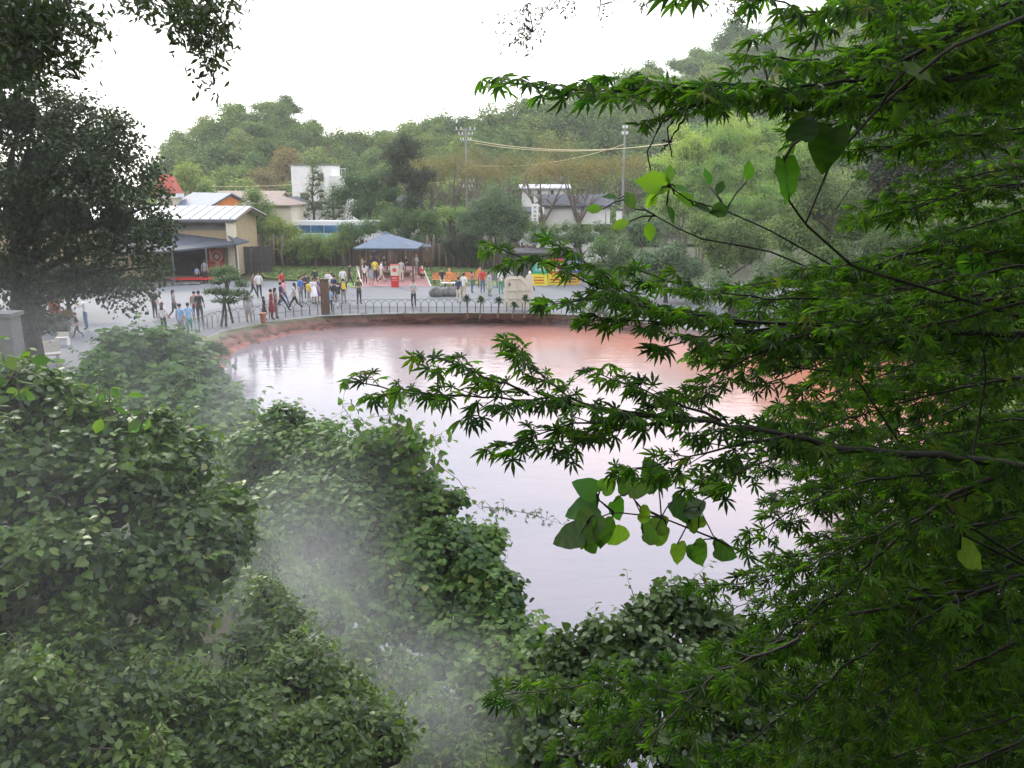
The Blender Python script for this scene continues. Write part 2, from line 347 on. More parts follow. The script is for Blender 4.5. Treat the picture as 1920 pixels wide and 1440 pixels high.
# darker strip where the asphalt was renewed, beside the fence on the left
st = [G(60, 625, .004), G(160, 622, .004), G(280, 603, .004), G(400, 580, .004), G(500, 566, .004), G(560, 562, .004), G(640, 572, .004), G(760, 574, .004), G(1000, 574, .004), G(1000, 584, .004), G(760, 584, .004), G(610, 590, .004), G(500, 600, .004), G(415, 618, .004), G(370, 640, .004), G(350, 690, .004), G(200, 760, .004), G(60, 760, .004)]
m2 = mat('pavement_old', (0.122, 0.130, 0.141), 0.8, 0.12, 6, detail=6)
tag(ob('path', mesh('path', st, [tuple(range(len(st)))], m2)), 'darker grey asphalt strip along the pond fence', kind='structure')
# lawns behind the plaza
for pts, lb in (([(470, 499), (560, 497), (668, 499), (676, 531), (664, 540), (640, 533), (560, 523), (497, 519)], 'mown lawn between the shop and the pavilion'),
                ([(792, 500), (900, 499), (1000, 501), (1000, 522), (930, 533), (806, 536)], 'mown lawn behind the orange benches')):
    P = [G(u, v, 0.03) for u, v in pts]
    mb = MB(); mb.poly([p - Vector((0, 0, .12)) for p in P][::-1], 0.12, (0, 0, 1)); tag(mb.build('lawn', M['lawn']), lb, kind='structure')
# grass tufts on lawns
def blades(n, quadpx, h, name, lb, matn='lawn'):
    V, Fc = [], []
    P = [G(u, v, 0.03) for u, v in quadpx]
    for i in range(n):
        a, b = random.random(), random.random(); p = P[0].lerp(P[1], a).lerp(P[3].lerp(P[2], a), b)
        q = random.uniform(0, 6.28); w = 0.06; k = len(V); hh = h * random.uniform(.5, 1.2)
        V += [(p.x - w * math.cos(q), p.y - w * math.sin(q), p.z), (p.x + w * math.cos(q), p.y + w * math.sin(q), p.z), (p.x + random.uniform(-.06, .06), p.y + random.uniform(-.06, .06), p.z + hh)]; Fc.append((k, k + 1, k + 2))
    tag(ob(name, mesh(name, V, Fc, M[matn])), lb, kind='stuff')
blades(3500, [(480, 500), (668, 500), (668, 532), (500, 518)], 0.13, 'grass', 'short grass of the lawn beside the shop')
blades(3000, [(796, 501), (1000, 501), (985, 524), (808, 534)], 0.13, 'grass', 'short grass of the lawn behind the benches')
# ================================================================ FOLIAGE LIBRARY
def tmpl(V, Fc): return np.array(V, float), Fc
LEAF_QUAD = tmpl([(0, 0, 0), (.32, .5, .06), (0, 1, -.06), (-.32, .5, .06)], [(0, 1, 2), (0, 2, 3)])
LEAF_FOLD = tmpl([(0, 0, 0), (.26, .28, .05), (.30, .6, .03), (0, 1, -.10), (-.30, .6, .03), (-.26, .28, .05), (0, .45, -.02)], [(0, 1, 6), (1, 2, 6), (2, 3, 6), (3, 4, 6), (4, 5, 6), (5, 0, 6)])
LEAF_LANCE = tmpl([(0, 0, 0), (.13, .2, .03), (.17, .5, .03), (0, 1, -.16), (-.17, .5, .03), (-.13, .2, .03), (0, .45, -.02)], [(0, 1, 6), (1, 2, 6), (2, 3, 6), (3, 4, 6), (4, 5, 6), (5, 0, 6)])
LEAF_BROAD = tmpl([(0, 0, 0), (.22, -.04, .04), (.44, .18, .05), (.40, .5, .03), (.20, .72, -.02), (0, 1, -.14), (-.24, .70, -.02), (-.38, .5, .03), (-.46, .16, .05), (-.22, -.04, .04), (0, .4, -.03)],
                  [(i, i + 1, 10) for i in range(9)] + [(9, 0, 10)])
def heart(n=9, curl=0.30, w=0.47):
    # rib points then outline each side
    ys = np.linspace(0, 1, n); prof = lambda t: w * (np.sin(np.pi * (t ** 0.62)) ** 0.85)
    V = [(0, y, -curl * y * y) for y in ys]
    for s in (1, -1):
        for i, y in enumerate(ys[1:-1]):
            x = prof(y); V.append((s * x, y - 0.16 * (1 - y) ** 2 * 1.6, 0.34 * x - 0.45 * x * x - curl * y * y + 0.035 * math.sin(i * 2.3) * s))
    V.append((0.20, -0.10, 0.03)); V.append((-0.20, -0.10, 0.03))
    Fc = []; k = n - 2
    for si, s in enumerate((1, -1)):
        o = n + si * k; lobe = n + 2 * k + si
        tri = [(0, lobe, o), (0, o, 1)]
        for i in range(k - 1): tri += [(i + 1, o + i, o + i + 1), (i + 1, o + i + 1, i + 2)]
        tri.append((k, o + k - 1, k + 1))
        Fc += tri if s > 0 else [t[::-1] for t in tri]
    return tmpl(V, Fc)
LEAF_HEART = heart()
def maple_t(lens=(0.45, .74, .95, 1.0, .93, .72, .42), droop=0.22, seed=0):
    r_ = random.Random(seed); angs = [-118, -74, -36, 0, 36, 74, 118]; V = [(0, 0, 0)]; out = []
    for i, (a, ln) in enumerate(zip(angs, lens)):
        a = R(a + r_.uniform(-4, 4)); ln *= r_.uniform(.92, 1.05)
        dx, dy = math.sin(a), math.cos(a); nx, ny = dy, -dx; w = 0.098 * ln + 0.013
        f = lambda t, s: (dx * ln * t + nx * w * s, dy * ln * t + ny * w * s, -droop * (ln * t) ** 2 + (0.035 if s else 0))
        out += [f(.24, -.55), f(.55, -1.0), f(.78, -.55), f(1, 0), f(.78, .55), f(.55, 1.0), f(.24, .55)]
    V += [(0, -.05, 0)] + out; n = len(out)
    Fc = [(0, i + 1, i + 2) for i in range(1, n)] + [(0, 1, 2), (0, n + 1, 1)]
    # reorder: vertex 1 is base; ring is 1..n+1
    Fc = [(0, i, i + 1) for i in range(1, n + 1)] + [(0, n + 1, 1)]
    return tmpl(V, [f[::-1] for f in Fc])
MAPLES = [maple_t(seed=s, droop=d) for s, d in ((1, .3), (2, .5), (3, .75), (4, .4))]
FIVE = [maple_t(lens=(.25, .62, .92, 1.0, .9, .6, .22), seed=9, droop=.5)]
def norm(a): return a / np.maximum(np.linalg.norm(a, axis=-1, keepdims=True), 1e-9)
def frames(N, T):
    N = norm(N); T = norm(T - (T * N).sum(-1, keepdims=True) * N); X = np.cross(T, N); return np.stack([X, T, N], -1)
def leaves_mesh(name, groups, mats, smooth=False):
    """groups: list of (template, P(n,3), Rm(n,3,3), S(n), rnd(n))"""
    Vs, Ls, Rn, cnt, off = [], [], [], 0, 0; tot = []
    for (tv, tf), P, Rm, S, rn in groups:
        n = len(P)
        if n == 0: continue
        v = np.einsum('nij,kj->nki', Rm, tv) * S[:, None, None] + P[:, None, :]
        Vs.append(v.reshape(-1, 3)); f = np.array(tf)
        ff = f[None] + (np.arange(n) * len(tv))[:, None, None] + off
        Ls.append(ff.reshape(-1)); Rn.append(np.repeat(rn, len(tf))); off += n * len(tv); cnt += n * len(tf)
    V = np.concatenate(Vs); Lo = np.concatenate(Ls); Rn = np.concatenate(Rn)
    me = bpy.data.meshes.new(name); me.vertices.add(len(V)); me.vertices.foreach_set('co', V.astype(np.float32).ravel())
    me.loops.add(len(Lo)); me.loops.foreach_set('vertex_index', Lo.astype(np.int32))
    me.polygons.add(cnt); me.polygons.foreach_set('loop_start', np.arange(0, 3 * cnt, 3, dtype=np.int32))
    for m in (mats if isinstance(mats, (list, tuple)) else [mats]): me.materials.append(m)
    a = me.attributes.new('rnd', 'FLOAT', 'FACE'); a.data.foreach_set('value', Rn.astype(np.float32))
    me.update(calc_edges=True); return me
def join_tri(name, me, mb, mat2, own=True):
    """append an MB solid (second material) to a leaf mesh, as part of the same mesh"""
    import bmesh
    bm = bmesh.new(); bm.from_mesh(me); vs_ = [bm.verts.new(v) for v in mb.V]; k = 0
    for f in mb.F:
        try: q = bm.faces.new([vs_[i] for i in f]); q.material_index = k
        except ValueError: pass
    bm.to_mesh(me); bm.free(); return me
def sublobes(lobes, k=6, f=(.26, .44), seed=5):
    """break smooth lobes into irregular bulges"""
    q = random.Random(seed + len(lobes)); out = []
    for l in lobes:
        rz = l[4] if len(l) > 4 else l[3]; out.append((l[0], l[1], l[2], l[3] * .86, rz * .86))
        for i in range(k):
            d = Vector((q.gauss(0, 1), q.gauss(0, 1), q.gauss(0, 1) * .8 + .25)).normalized(); r_ = l[3] * q.uniform(*f); t = q.uniform(.58, .88)
            out.append((l[0] + d.x * l[3] * t, l[1] + d.y * l[3] * t, l[2] + d.z * rz * t, r_, r_ * rz / l[3] * .9))
    return out
def lobe_points(lobes, n_cl, per, spread, upbias=-0.35, squash=1.0, sub=6):
    """clustered leaf positions on the skin of a union of ellipsoid lobes. lobes: (x,y,z,r[,rz])"""
    if sub: lobes = sublobes(lobes, sub)
    Lb = np.array([(l[0], l[1], l[2], l[3], l[3], l[4] if len(l) > 4 else l[3] * squash) for l in lobes])
    w = Lb[:, 3] ** 2; k = rng.choice(len(Lb), n_cl, p=w / w.sum())
    d = norm(rng.normal(size=(n_cl, 3))); low = d[:, 2] < upbias; d[low, 2] *= -1
    rr = rng.uniform(.72, 1.06, n_cl)[:, None]
    Pc = Lb[k, :3] + d * Lb[k, 3:] * rr
    keep = np.ones(n_cl, bool)
    for i in range(len(Lb)):
        q = (((Pc - Lb[i, :3]) / Lb[i, 3:]) ** 2).sum(-1) < 0.5; keep &= ~(q & (k != i))
    Pc, d, k = Pc[keep], d[keep], k[keep]
    P = np.repeat(Pc, per, 0) + rng.normal(size=(len(Pc) * per, 3)) * spread; D = np.repeat(d, per, 0)
    return P, D
def leaf_groups(P, D, T, size, jit=0.5, up=0.5, droop=0.3, sv=0.3, cluster_rnd=None):
    n = len(P); N = D + np.array([0, 0, up]) + rng.normal(size=(n, 3)) * jit
    tip = D * 0.6 + rng.normal(size=(n, 3)) * 0.7 - np.array([0, 0, droop])
    S = size * rng.uniform(1 - sv, 1 + sv, n)
    f = 2.2 / (P.std(0).mean() + 1e-6); nz = np.sin(P[:, 0] * f * 1.7 + 2 * np.sin(P[:, 1] * f)) * np.sin(P[:, 2] * f * 2.1 + P[:, 1] * f) * .5 + .5
    rn = np.where(rng.random(n) < .985, np.clip(.6 * rng.random(n) + .45 * nz - .05, 0, .95), 1.0)
    return (T, P, frames(N, tip), S, rn)
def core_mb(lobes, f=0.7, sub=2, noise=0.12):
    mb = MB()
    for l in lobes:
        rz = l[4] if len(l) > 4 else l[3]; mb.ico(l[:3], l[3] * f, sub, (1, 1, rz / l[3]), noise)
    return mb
def crown_mesh(name, lobes, n_cl, per, spread, size, matn, T=LEAF_QUAD, up=0.6, core=0.62, jit=0.5, upbias=-0.35, coremat='core', droop=.3):
    A_ = sum(4 * math.pi * (l[3] ** 2) * ((l[4] if len(l) > 4 else l[3]) / l[3]) ** .6 for l in lobes) * .62
    cov, cap = (1.7, 36000) if core else (.0, 0)
    if core:
        n_ = cov * A_ / (.34 * size * size)
        if n_ > cap: size = math.sqrt(cov * A_ / (.34 * cap)); n_ = cap
        n_cl = max(n_cl, int(n_ / per)); spread = max(spread, size * 1.1)
    else: n_cl = int(n_cl * 1.5)
    P, D = lobe_points(lobes, n_cl, per, spread, upbias)
    me = leaves_mesh(name, [leaf_groups(P, D, T, size, jit, up, droop)], M[matn])
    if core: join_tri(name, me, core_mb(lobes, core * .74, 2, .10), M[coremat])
    return me
def rand_lobes(n, rx, rz, r0, r1, seed):
    q = random.Random(seed); out = [(0, 0, 0, (r0 + r1) / 2 * 1.1)]
    for i in range(n):
        a = 6.283 * (i + q.random() * .6) / n; t = q.uniform(.45, 1)
        out.append((math.cos(a) * rx * t, math.sin(a) * rx * t, q.uniform(-rz, rz) * (1.1 - t * .5), q.uniform(r0, r1)))
    return out
def trunk_mb(h, r, limbs=4, seed=0, spread=1.0, lean=(0, 0)):
    q = random.Random(seed); mb = MB(); pts = []
    for i in range(6):
        t = i / 5; pts.append((lean[0] * t + q.uniform(-.05, .05) * h * t, lean[1] * t + q.uniform(-.05, .05) * h * t, h * t))
    mb.tube(pts, [r * (1.25 if i == 0 else 1 - .5 * i / 5) for i in range(6)], 7)
    for j in range(limbs):
        k = 2 + j % 4; b = Vector(pts[k]); a = 6.283 * j / limbs + q.uniform(-.5, .5); s = spread * q.uniform(.6, 1)
        mb.tube([b, b + Vector((math.cos(a) * s * .5, math.sin(a) * s * .5, s * .45)), b + Vector((math.cos(a) * s, math.sin(a) * s, s * q.uniform(.7, 1.2)))], [r * .45, r * .3, r * .1], 5)
    return mb
# ---- trees: a thing = empty at its foot with trunk and crown
def tree(label, foot, h, rx, matn, nl=7, n_cl=260, per=10, leaf=0.2, seed=1, group=None, trunk='bark', crown_z=None, flat=0.8, name='tree', T=LEAF_QUAD, core=0.7, limbs=4, tr=0.16, cat='tree', lobes=None, spread=None, up=.6):
    t = empty(name, foot, 0, label, cat, group)
    cz = crown_z if crown_z is not None else h - rx * flat
    trunk_mb(cz if cz > .3 else .3, tr, limbs, seed, rx * .7).build('trunk', M[trunk], t)
    lb = lobes or [(x, y, cz + z, r) for x, y, z, r in rand_lobes(nl, rx * .62, rx * flat * .45, rx * .30, rx * .52, seed)]
    ob('crown', crown_mesh('crown', lb, n_cl, per, spread or rx * .09, leaf, matn, T, core=core, up=up), t)
    return t
def lobes_px(foot, L, d, dj=0.5):
    """lobes seen at photo points: (u, v, radius px) at distance d, given relative to the foot"""
    out = []
    for i, l in enumerate(L):
        dd = d + (l[3] if len(l) > 3 else random.uniform(-dj, dj)); p = W(l[0], l[1], dd) - foot
        out.append((p.x, p.y, p.z, px2m(l[2], d)))
    return out
# ================================================================ HILL AND ITS WOOD
sky_u = [-900, -300, 100, 230, 300, 330, 350, 400, 440, 500, 545, 575, 610, 640, 700, 740, 780, 805, 870, 905, 950, 1000, 1100, 1200, 1300, 1380, 1460, 1560, 1800, 2300, 3000]
sky_v = [250, 255, 260, 300, 318, 280, 246, 226, 198, 184, 194, 232, 245, 255, 252, 250, 248, 222, 220, 222, 212, 198, 172, 142, 95, 62, 38, 10, -40, -60, 40]
def sky_at(u): return float(np.interp(u, sky_u, sky_v))
def hill_pt(u, t):
    """t = 0 foot of the hill, 1 its crest"""
    vs0 = 452; vt = sky_at(u) + 6; dC = 150 + 45 * float(sstep(900, 1500, np.array(u))) ; d = 98 + (dC - 98) * t
    v = vs0 + (vt - vs0) * (t ** 0.9); return W(u, v, d)
US = np.linspace(-700, 2700, 120); TS = np.linspace(0, 1, 14); V = []; rowsn = 0
for t in TS:
    for u in US: p = hill_pt(u, t); V.append((p.x, p.y, p.z - 3.2 * min(1, t * 4) - 0.3))
for k in range(1, 5):
    for u in US: p = hill_pt(u, 1.0); s = 1 + .25 * k; V.append((p.x * s, p.y * s, p.z - 3.2 - (p.z + 4) * (k / 4.0)))
n = len(US); Fq = [(r * n + k, (r + 1) * n + k, (r + 1) * n + k + 1, r * n + k + 1) for r in range(len(TS) + 3) for k in range(n - 1)]
tag(ob('hill', mesh('hill', V, [f[::-1] for f in Fq], M['hillsoil'], smooth=True)), 'wooded hill closing the view behind the houses', kind='structure')
HV = []
for s in range(7):
    q = random.Random(s); nl = q.randint(5, 9)
    lb = rand_lobes(nl, .62, .28, .30, .50, 40 + s)
    if s % 3 == 0: lb.append((0, 0, .5, .45))
    HV.append(crown_mesh('crown', lb, 480, 6, .06, .085, 'tree_hill', core=.66, up=.5, jit=.7))
def recol(me, matn):
    m = me.copy(); m.materials[0] = M[matn]; return m
HVy, HVb, HVbam = [recol(m, 'tree_yellow') for m in HV[:3]], [recol(m, 'tree_brown') for m in HV[:3]], [recol(m, 'bamboo') for m in HV[:3]]
HVd = [recol(m, 'tree_green') for m in HV[:4]]
hill_n = 0
TR = [0.10, .24, .38, .52, .66, .79, .90, 1.0]
for ri, t in enumerate(TR[::-1]):
    step = 64 - 20 * t
    u = 296 + random.uniform(0, 20) if t > .3 else 250
    while u < 2150:
        if hill_n >= 288: break
        uu = u + random.uniform(-9, 9); p = hill_pt(uu, t); r = random.uniform(3.6, 5.4) * (1.15 if uu > 900 else 1)
        if t == 1.0: r *= random.uniform(.6, 1.0)
        me = random.choice(HV if random.random() > .25 else HVd)
        rust = random.random() < .06
        if rust: me = random.choice(HVb)
        o = ob('hill_tree', me, None, (p.x, p.y + random.uniform(-2, 2), p.z - r * (0.35 if t == 1 else .3) + random.uniform(-.6, .9))); o.rotation_euler.z = random.uniform(0, 6.28)
        o.scale = (r, r, r * random.uniform(.75, 1.1)); hill_n += 1
        tag(o, 'broad evergreen tree of the wood covering the hillside', 'tree', 'trees of the wood on the hill')
        if rust: tag(o, 'tree with rusty brown tinted crown among the green trees on the hill', 'tree', 'rusty trees of the wood on the hill')
        u += step * random.uniform(.85, 1.25) * (1.35 if uu > 1500 else 1)
def big(u, v, d, rpx, mes, lb, grp=None, name='tree', sq=.85):
    """a crown seen at (u, v) at distance d, with a trunk down to the ground"""
    c = W(u, v, d); r = px2m(rpx, d); t = empty(name, (c.x, c.y, 0), random.uniform(0, 6), lb, 'tree', grp)
    cr = ob('crown', mes, t, (0, 0, c.z)); cr.scale = (r, r, r * sq)
    trunk_mb(max(c.z, .5), max(.10, r * .05), 4, int(u), r * .7).build('trunk', M['bark'], t); return t
# yellow-green trees at the left foot of the hill, brownish cherries, bamboo
for u, v, d, r, lb in [(356, 345, 96, 46, 'yellow-green tree at the left foot of the hill beside the red tower'), (385, 368, 92, 30, 'small yellow-green tree behind the blue tiled roof')]:
    big(u, v, d, r, HVy[0], lb)
# ---- cherry trees with thin brownish crowns
CH = [(800, 325, 88, 48), (850, 318, 90, 50), (905, 330, 86, 52), (960, 318, 90, 50), (1020, 330, 75.5, 52), (1085, 325, 75.5, 50), (1125, 322, 84, 52), (885, 300, 96, 46), (1040, 290, 96, 50), (1180, 315, 90, 45)]
for i, (u, v, d, r) in enumerate(CH):
    foot = W(u, v, d); foot.z = 0; rr = px2m(r, d); t = empty('cherry_tree', foot, 0, None, 'tree', 'cherry trees behind the houses')
    t['label'] = 'bare-limbed cherry tree with thin brownish autumn crown behind the houses'
    cz = W(u, v, d).z; mb = MB(); q = random.Random(i)
    base = Vector((0, 0, 0)); f = Vector((q.uniform(-.3, .3), 0, cz * .45)); mb.tube([base, f * .5, f], [.28, .22, .2], 6)
    for j in range(6):
        a = 6.283 * j / 6 + q.random(); e = Vector((math.cos(a) * rr * .8, math.sin(a) * rr * .8, cz + q.uniform(-.3, .5) * rr)); m_ = f.lerp(e, .45) + Vector((0, 0, -.3))
        mb.tube([f, m_, e], [.14, .09, .03], 5)
        for k_ in range(3):
            e2 = m_ + Vector((q.uniform(-1, 1), q.uniform(-1, 1), q.uniform(.3, 1.1))) * rr * .5; mb.tube([m_, m_.lerp(e2, .5) + Vector((0, 0, .15)), e2], [.06, .045, .02], 4)
    mb.build('trunk', M['bark_pale'], t)
    lb = [(x, y, cz + z * .7, r_) for x, y, z, r_ in rand_lobes(7, rr * .75, rr * .35, rr * .25, rr * .45, i)]
    ob('crown', crown_mesh('crown', lb, 420, 5, rr * .12, .17, 'tree_brown', core=None), t)
# ---- bamboo grove
BB = [(1250, 330, 78, 50), (1290, 290, 80, 55), (1340, 275, 82, 55), (1390, 262, 84, 55), (1440, 260, 86, 55), (1270, 375, 74, 48), (1320, 345, 76, 55), (1375, 335, 78, 55), (1430, 325, 80, 55), (1490, 320, 80, 60), (1350, 400, 72, 50), (1410, 395, 72, 55), (1550, 280, 84, 60), (1480, 390, 70, 55)]
for i, (u, v, d, r) in enumerate(BB):
    foot = W(u, v, d); cz = foot.z; foot.z = 0; rr = px2m(r, d); t = empty('bamboo_clump', foot, 0, 'clump of feathery light green bamboo at the foot of the hill', 'bamboo', 'bamboo clumps beside the hill')
    mb = MB(); q = random.Random(i)
    for j in range(5): a = q.uniform(0, 6.28); mb.tube([(math.cos(a) * .3, math.sin(a) * .3, 0), (math.cos(a) * .6, math.sin(a) * .6, cz * .7), (math.cos(a) * rr * .6, math.sin(a) * rr * .6, cz + rr * .5)], [.07, .05, .02], 4)
    mb.build('trunk', M['tree_yellow'] if False else M['bark_pale'], t)
    lb = [(x, y, cz + z * 1.3, r_) for x, y, z, r_ in rand_lobes(8, rr * .7, rr * .6, rr * .25, rr * .42, 90 + i)]
    ob('crown', crown_mesh('crown', lb, 330, 9, rr * .075, .26, 'bamboo', LEAF_LANCE, core=.6, droop=.9), t)
# ================================================================ NEARER TREES BEHIND THE PLAZA
def spec(label, d, L, matn, leaf=.16, n_cl=300, per=10, trunk='bark', u0=None, name='tree', T=LEAF_QUAD, cat='tree', core=.7, tr=.15, spread=.09, up=.6, group=None, limbs=4, lean=(0, 0), z0=0.0):
    u0 = u0 if u0 is not None else sum(l[0] for l in L) / len(L)
    v0 = max(l[1] for l in L); foot = W(u0, v0, d); foot.z = z0
    t = empty(name, foot, 0, label, cat, group); lb = lobes_px(foot, L, d)
    zc = sum(l[2] for l in lb) / len(lb); rm = sum(l[3] for l in lb) / len(lb)
    trunk_mb(max(zc, .3), tr, limbs, int(u0), rm * 1.6, lean).build('trunk', M[trunk], t)
    ob('crown', crown_mesh('crown', lb, n_cl, per, rm * spread * 1.6, leaf, matn, T, core=core, up=up), t); return t
spec('slender light green tree beside the gable of the shop', 77, [(478, 372, 17), (470, 400, 24), (495, 395, 20), (482, 430, 28), (510, 425, 20), (460, 445, 20), (500, 455, 26)], 'tree_green', .17)
spec('olive green bushy tree behind the dark fence next to the shop', 75, [(470, 470, 20), (495, 478, 22), (525, 462, 26), (520, 430, 22), (545, 440, 20), (545, 468, 20)], 'tree_yellow', .17)
spec('low spreading maple in front of the bus', 73, [(560, 462, 18), (590, 458, 22), (620, 462, 20), (650, 455, 20), (575, 480, 14), (610, 478, 12), (540, 470, 14)], 'tree_yellow', .14, trunk='bark_pale', tr=.09)
spec('small green tree right of the bus windows', 74, [(665, 440, 20), (690, 430, 20), (650, 430, 14), (640, 450, 15)], 'tree_green', .15)
def pine(label, d, u0, vtop, vbot, wpx, matn='pine', seed=0, trunk='bark', z0=0.0, n=9):
    """layered pine: pads of needles round a bent trunk"""
    q = random.Random(seed); foot = W(u0, vbot, d); foot.z = z0; t = empty('pine_tree', foot, 0, label, 'pine tree')
    lb = []; H = vbot - vtop; tips = []
    for i in range(n):
        f = i / (n - 1); w = wpx * (.25 + .75 * f) * q.uniform(.7, 1.1); s = 1 if i % 2 else -1
        for k_ in range(1 if f < .2 else 2):
            uu = u0 + s * w * q.uniform(.2, .75) * (1 if k_ == 0 else -1); p = W(uu, vtop + f * H * .85, d + q.uniform(-1, 1) * px2m(wpx * .6, d)) - foot
            r = px2m(wpx * q.uniform(.26, .42), d); lb.append((p.x, p.y, p.z, r, r * .55)); tips.append(p)
    mb = MB(); top_ = W(u0, vtop, d) - foot; pts = [Vector((q.uniform(-.12, .12) * (i > 0), q.uniform(-.1, .1), top_.z * i / 6)) for i in range(7)]
    mb.tube(pts, [.2 * (1 - i / 7.5) for i in range(7)], 7)
    for p in tips: k_ = min(int(max(p.z, 0) / top_.z * 6), 5); b = pts[k_]; mb.tube([b, b.lerp(p, .6) + Vector((0, 0, .1)), p], [.07, .05, .02], 4)
    mb.build('trunk', M[trunk], t)
    ob('crown', crown_mesh('crown', lb, 320, 12, px2m(wpx, d) * .06, .16, matn, LEAF_LANCE, core=.55, up=1.0), t); return t
pine('bright green pine in front of the white block', 88, 590, 312, 420, 30, seed=3, n=9)
pine('pine with dark trunk right of the white block', 87, 628, 350, 425, 30, seed=4)
spec('dense green pine crown over the bus roof', 86, [(665, 360, 26), (700, 345, 26), (640, 375, 20), (690, 385, 26), (730, 365, 26), (720, 330, 20), (655, 340, 18), (740, 395, 22), (670, 400, 18)], 'tree_green', .16, 420, tr=.2)
spec('tall dark pine with bare bent trunk behind the pavilion', 80, [(745, 300, 28), (770, 285, 24), (760, 330, 26), (735, 340, 22), (785, 355, 24), (770, 385, 24), (800, 330, 18), (755, 270, 18)], 'tree_dark', .16, 420, tr=.2, trunk='bark_pale')
spec('dark green trees right behind the pavilion roof', 77, [(740, 415, 26), (770, 420, 26), (800, 425, 26), (760, 440, 20), (795, 450, 18), (720, 425, 18)], 'tree_green', .15, 360)
spec('bright green tree in front of the black cycad trunks', 76, [(815, 440, 22), (805, 410, 18), (790, 455, 18), (828, 452, 16)], 'tree_green', .14)
spec('flat topped green tree between the cherry trees and the round tree', 80, [(848, 405, 16), (835, 400, 12), (862, 402, 12)], 'bamboo', .14, 120, core=.5, tr=.35)
spec('round blue-green camphor tree behind the log palisade', 73, [(900, 400, 30), (930, 385, 30), (960, 405, 30), (885, 435, 28), (925, 425, 36), (965, 440, 28), (900, 465, 24), (945, 470, 24), (985, 425, 18), (870, 415, 18)], 'bluegreen', .15, 620, tr=.22)
spec('sprawling green tree in front of the palisade', 72, [(855, 470, 20), (840, 462, 16), (880, 478, 16), (870, 455, 18)], 'tree_dark', .13, 160)
# clipped hedge
def hedge(label, L, d, matn, **k): return spec(label, d, L, matn, name='hedge', cat='hedge', **k)
hedge('long yellow-green clipped hedge below the white sign house', [(1000 + i * 20, 428 + (i % 3) * 3, 13) for i in range(10)], 70, 'tree_yellow', leaf=.13, n_cl=420, per=8, up=1.5)
hedge('darker green hedge below the long clipped hedge', [(1000 + i * 18, 448 + (i % 2) * 4, 14) for i in range(10)], 67, 'tree_green', leaf=.13, n_cl=380, per=8)
for i, (lb, L, d, mt) in enumerate([
    ('soft green bush right of the colourful panels', [(1130, 470, 24), (1150, 500, 26), (1120, 505, 20), (1170, 480, 24), (1160, 525, 22)], 60, 'tree_green'),
    ('blue-grey rounded bush below the bamboo', [(1190, 430, 24), (1215, 450, 26), (1180, 455, 22), (1230, 425, 20)], 62, 'bluegreen'),
    ('pale small-leaved bush beside the far right shore', [(1220, 500, 30), (1260, 485, 30), (1290, 510, 30), (1240, 530, 26), (1200, 535, 20), (1280, 545, 24)], 52, 'bluegreen'),
    ('light green tree over the far right shore', [(1330, 450, 36), (1380, 440, 34), (1350, 490, 34), (1400, 480, 34), (1310, 430, 26), (1430, 450, 30)], 54, 'tree_green'),
    ('grey-green bush low on the right shore', [(1350, 540, 30), (1400, 560, 32), (1310, 560, 26), (1440, 530, 30), (1380, 595, 26), (1320, 595, 20)], 46, 'bluegreen'),
    ('tall tree behind the right shore', [(1530, 380, 60), (1600, 420, 60), (1480, 450, 46), (1560, 470, 50), (1650, 360, 60), (1500, 320, 40)], 50, 'tree_green'),
    ('big dark tree at the right end of the pond', [(1700, 250, 80), (1800, 200, 90), (1780, 330, 80), (1890, 300, 90), (1660, 330, 60), (1850, 120, 80)], 40, 'tree_dark'),
    ('leafy bush over the right end of the water', [(1560, 560, 44), (1630, 540, 50), (1500, 590, 36), (1600, 610, 40), (1700, 590, 50), (1680, 520, 44)], 43, 'tree_green'),
    ('long scrubby bush behind the right shore', [(1480, 520, 40), (1560, 500, 44), (1640, 480, 46), (1720, 480, 46), (1800, 470, 50), (1880, 480, 50), (1960, 470, 50)], 47, 'tree_green'),
    ('bush on the right bank beside the water', [(1760, 620, 56), (1830, 580, 60), (1800, 690, 50), (1900, 640, 60), (1740, 700, 30)], 32, 'bigleaf'),
    ('shrub low on the right bank', [(1850, 800, 70), (1930, 760, 80), (1800, 860, 50), (1900, 900, 80), (1980, 860, 80)], 23, 'shrub'),
    ('sapling thicket on the near right bank', [(1700, 1080, 90), (1800, 1000, 100), (1920, 1050, 120), (1780, 1180, 100), (1650, 1200, 70)], 13, 'shrub'),
    ('thicket under the maple at the near right', [(1620, 1330, 110), (1760, 1350, 130), (1900, 1300, 140), (1500, 1420, 90), (1650, 1480, 110)], 8.5, 'shrub')]):
    near = d < 35; c = W(L[0][0], L[0][1], d)
    t = spec(lb, d, L, mt, leaf=.15 if not near else .11, n_cl=520 if not near else 700, per=9, T=LEAF_FOLD if near else LEAF_QUAD, z0=float(ground_h(np.array([c.x]), np.array([c.y]))[0]), name='bush' if 'tree' not in lb else 'tree', cat='bush' if 'tree' not in lb else 'tree')
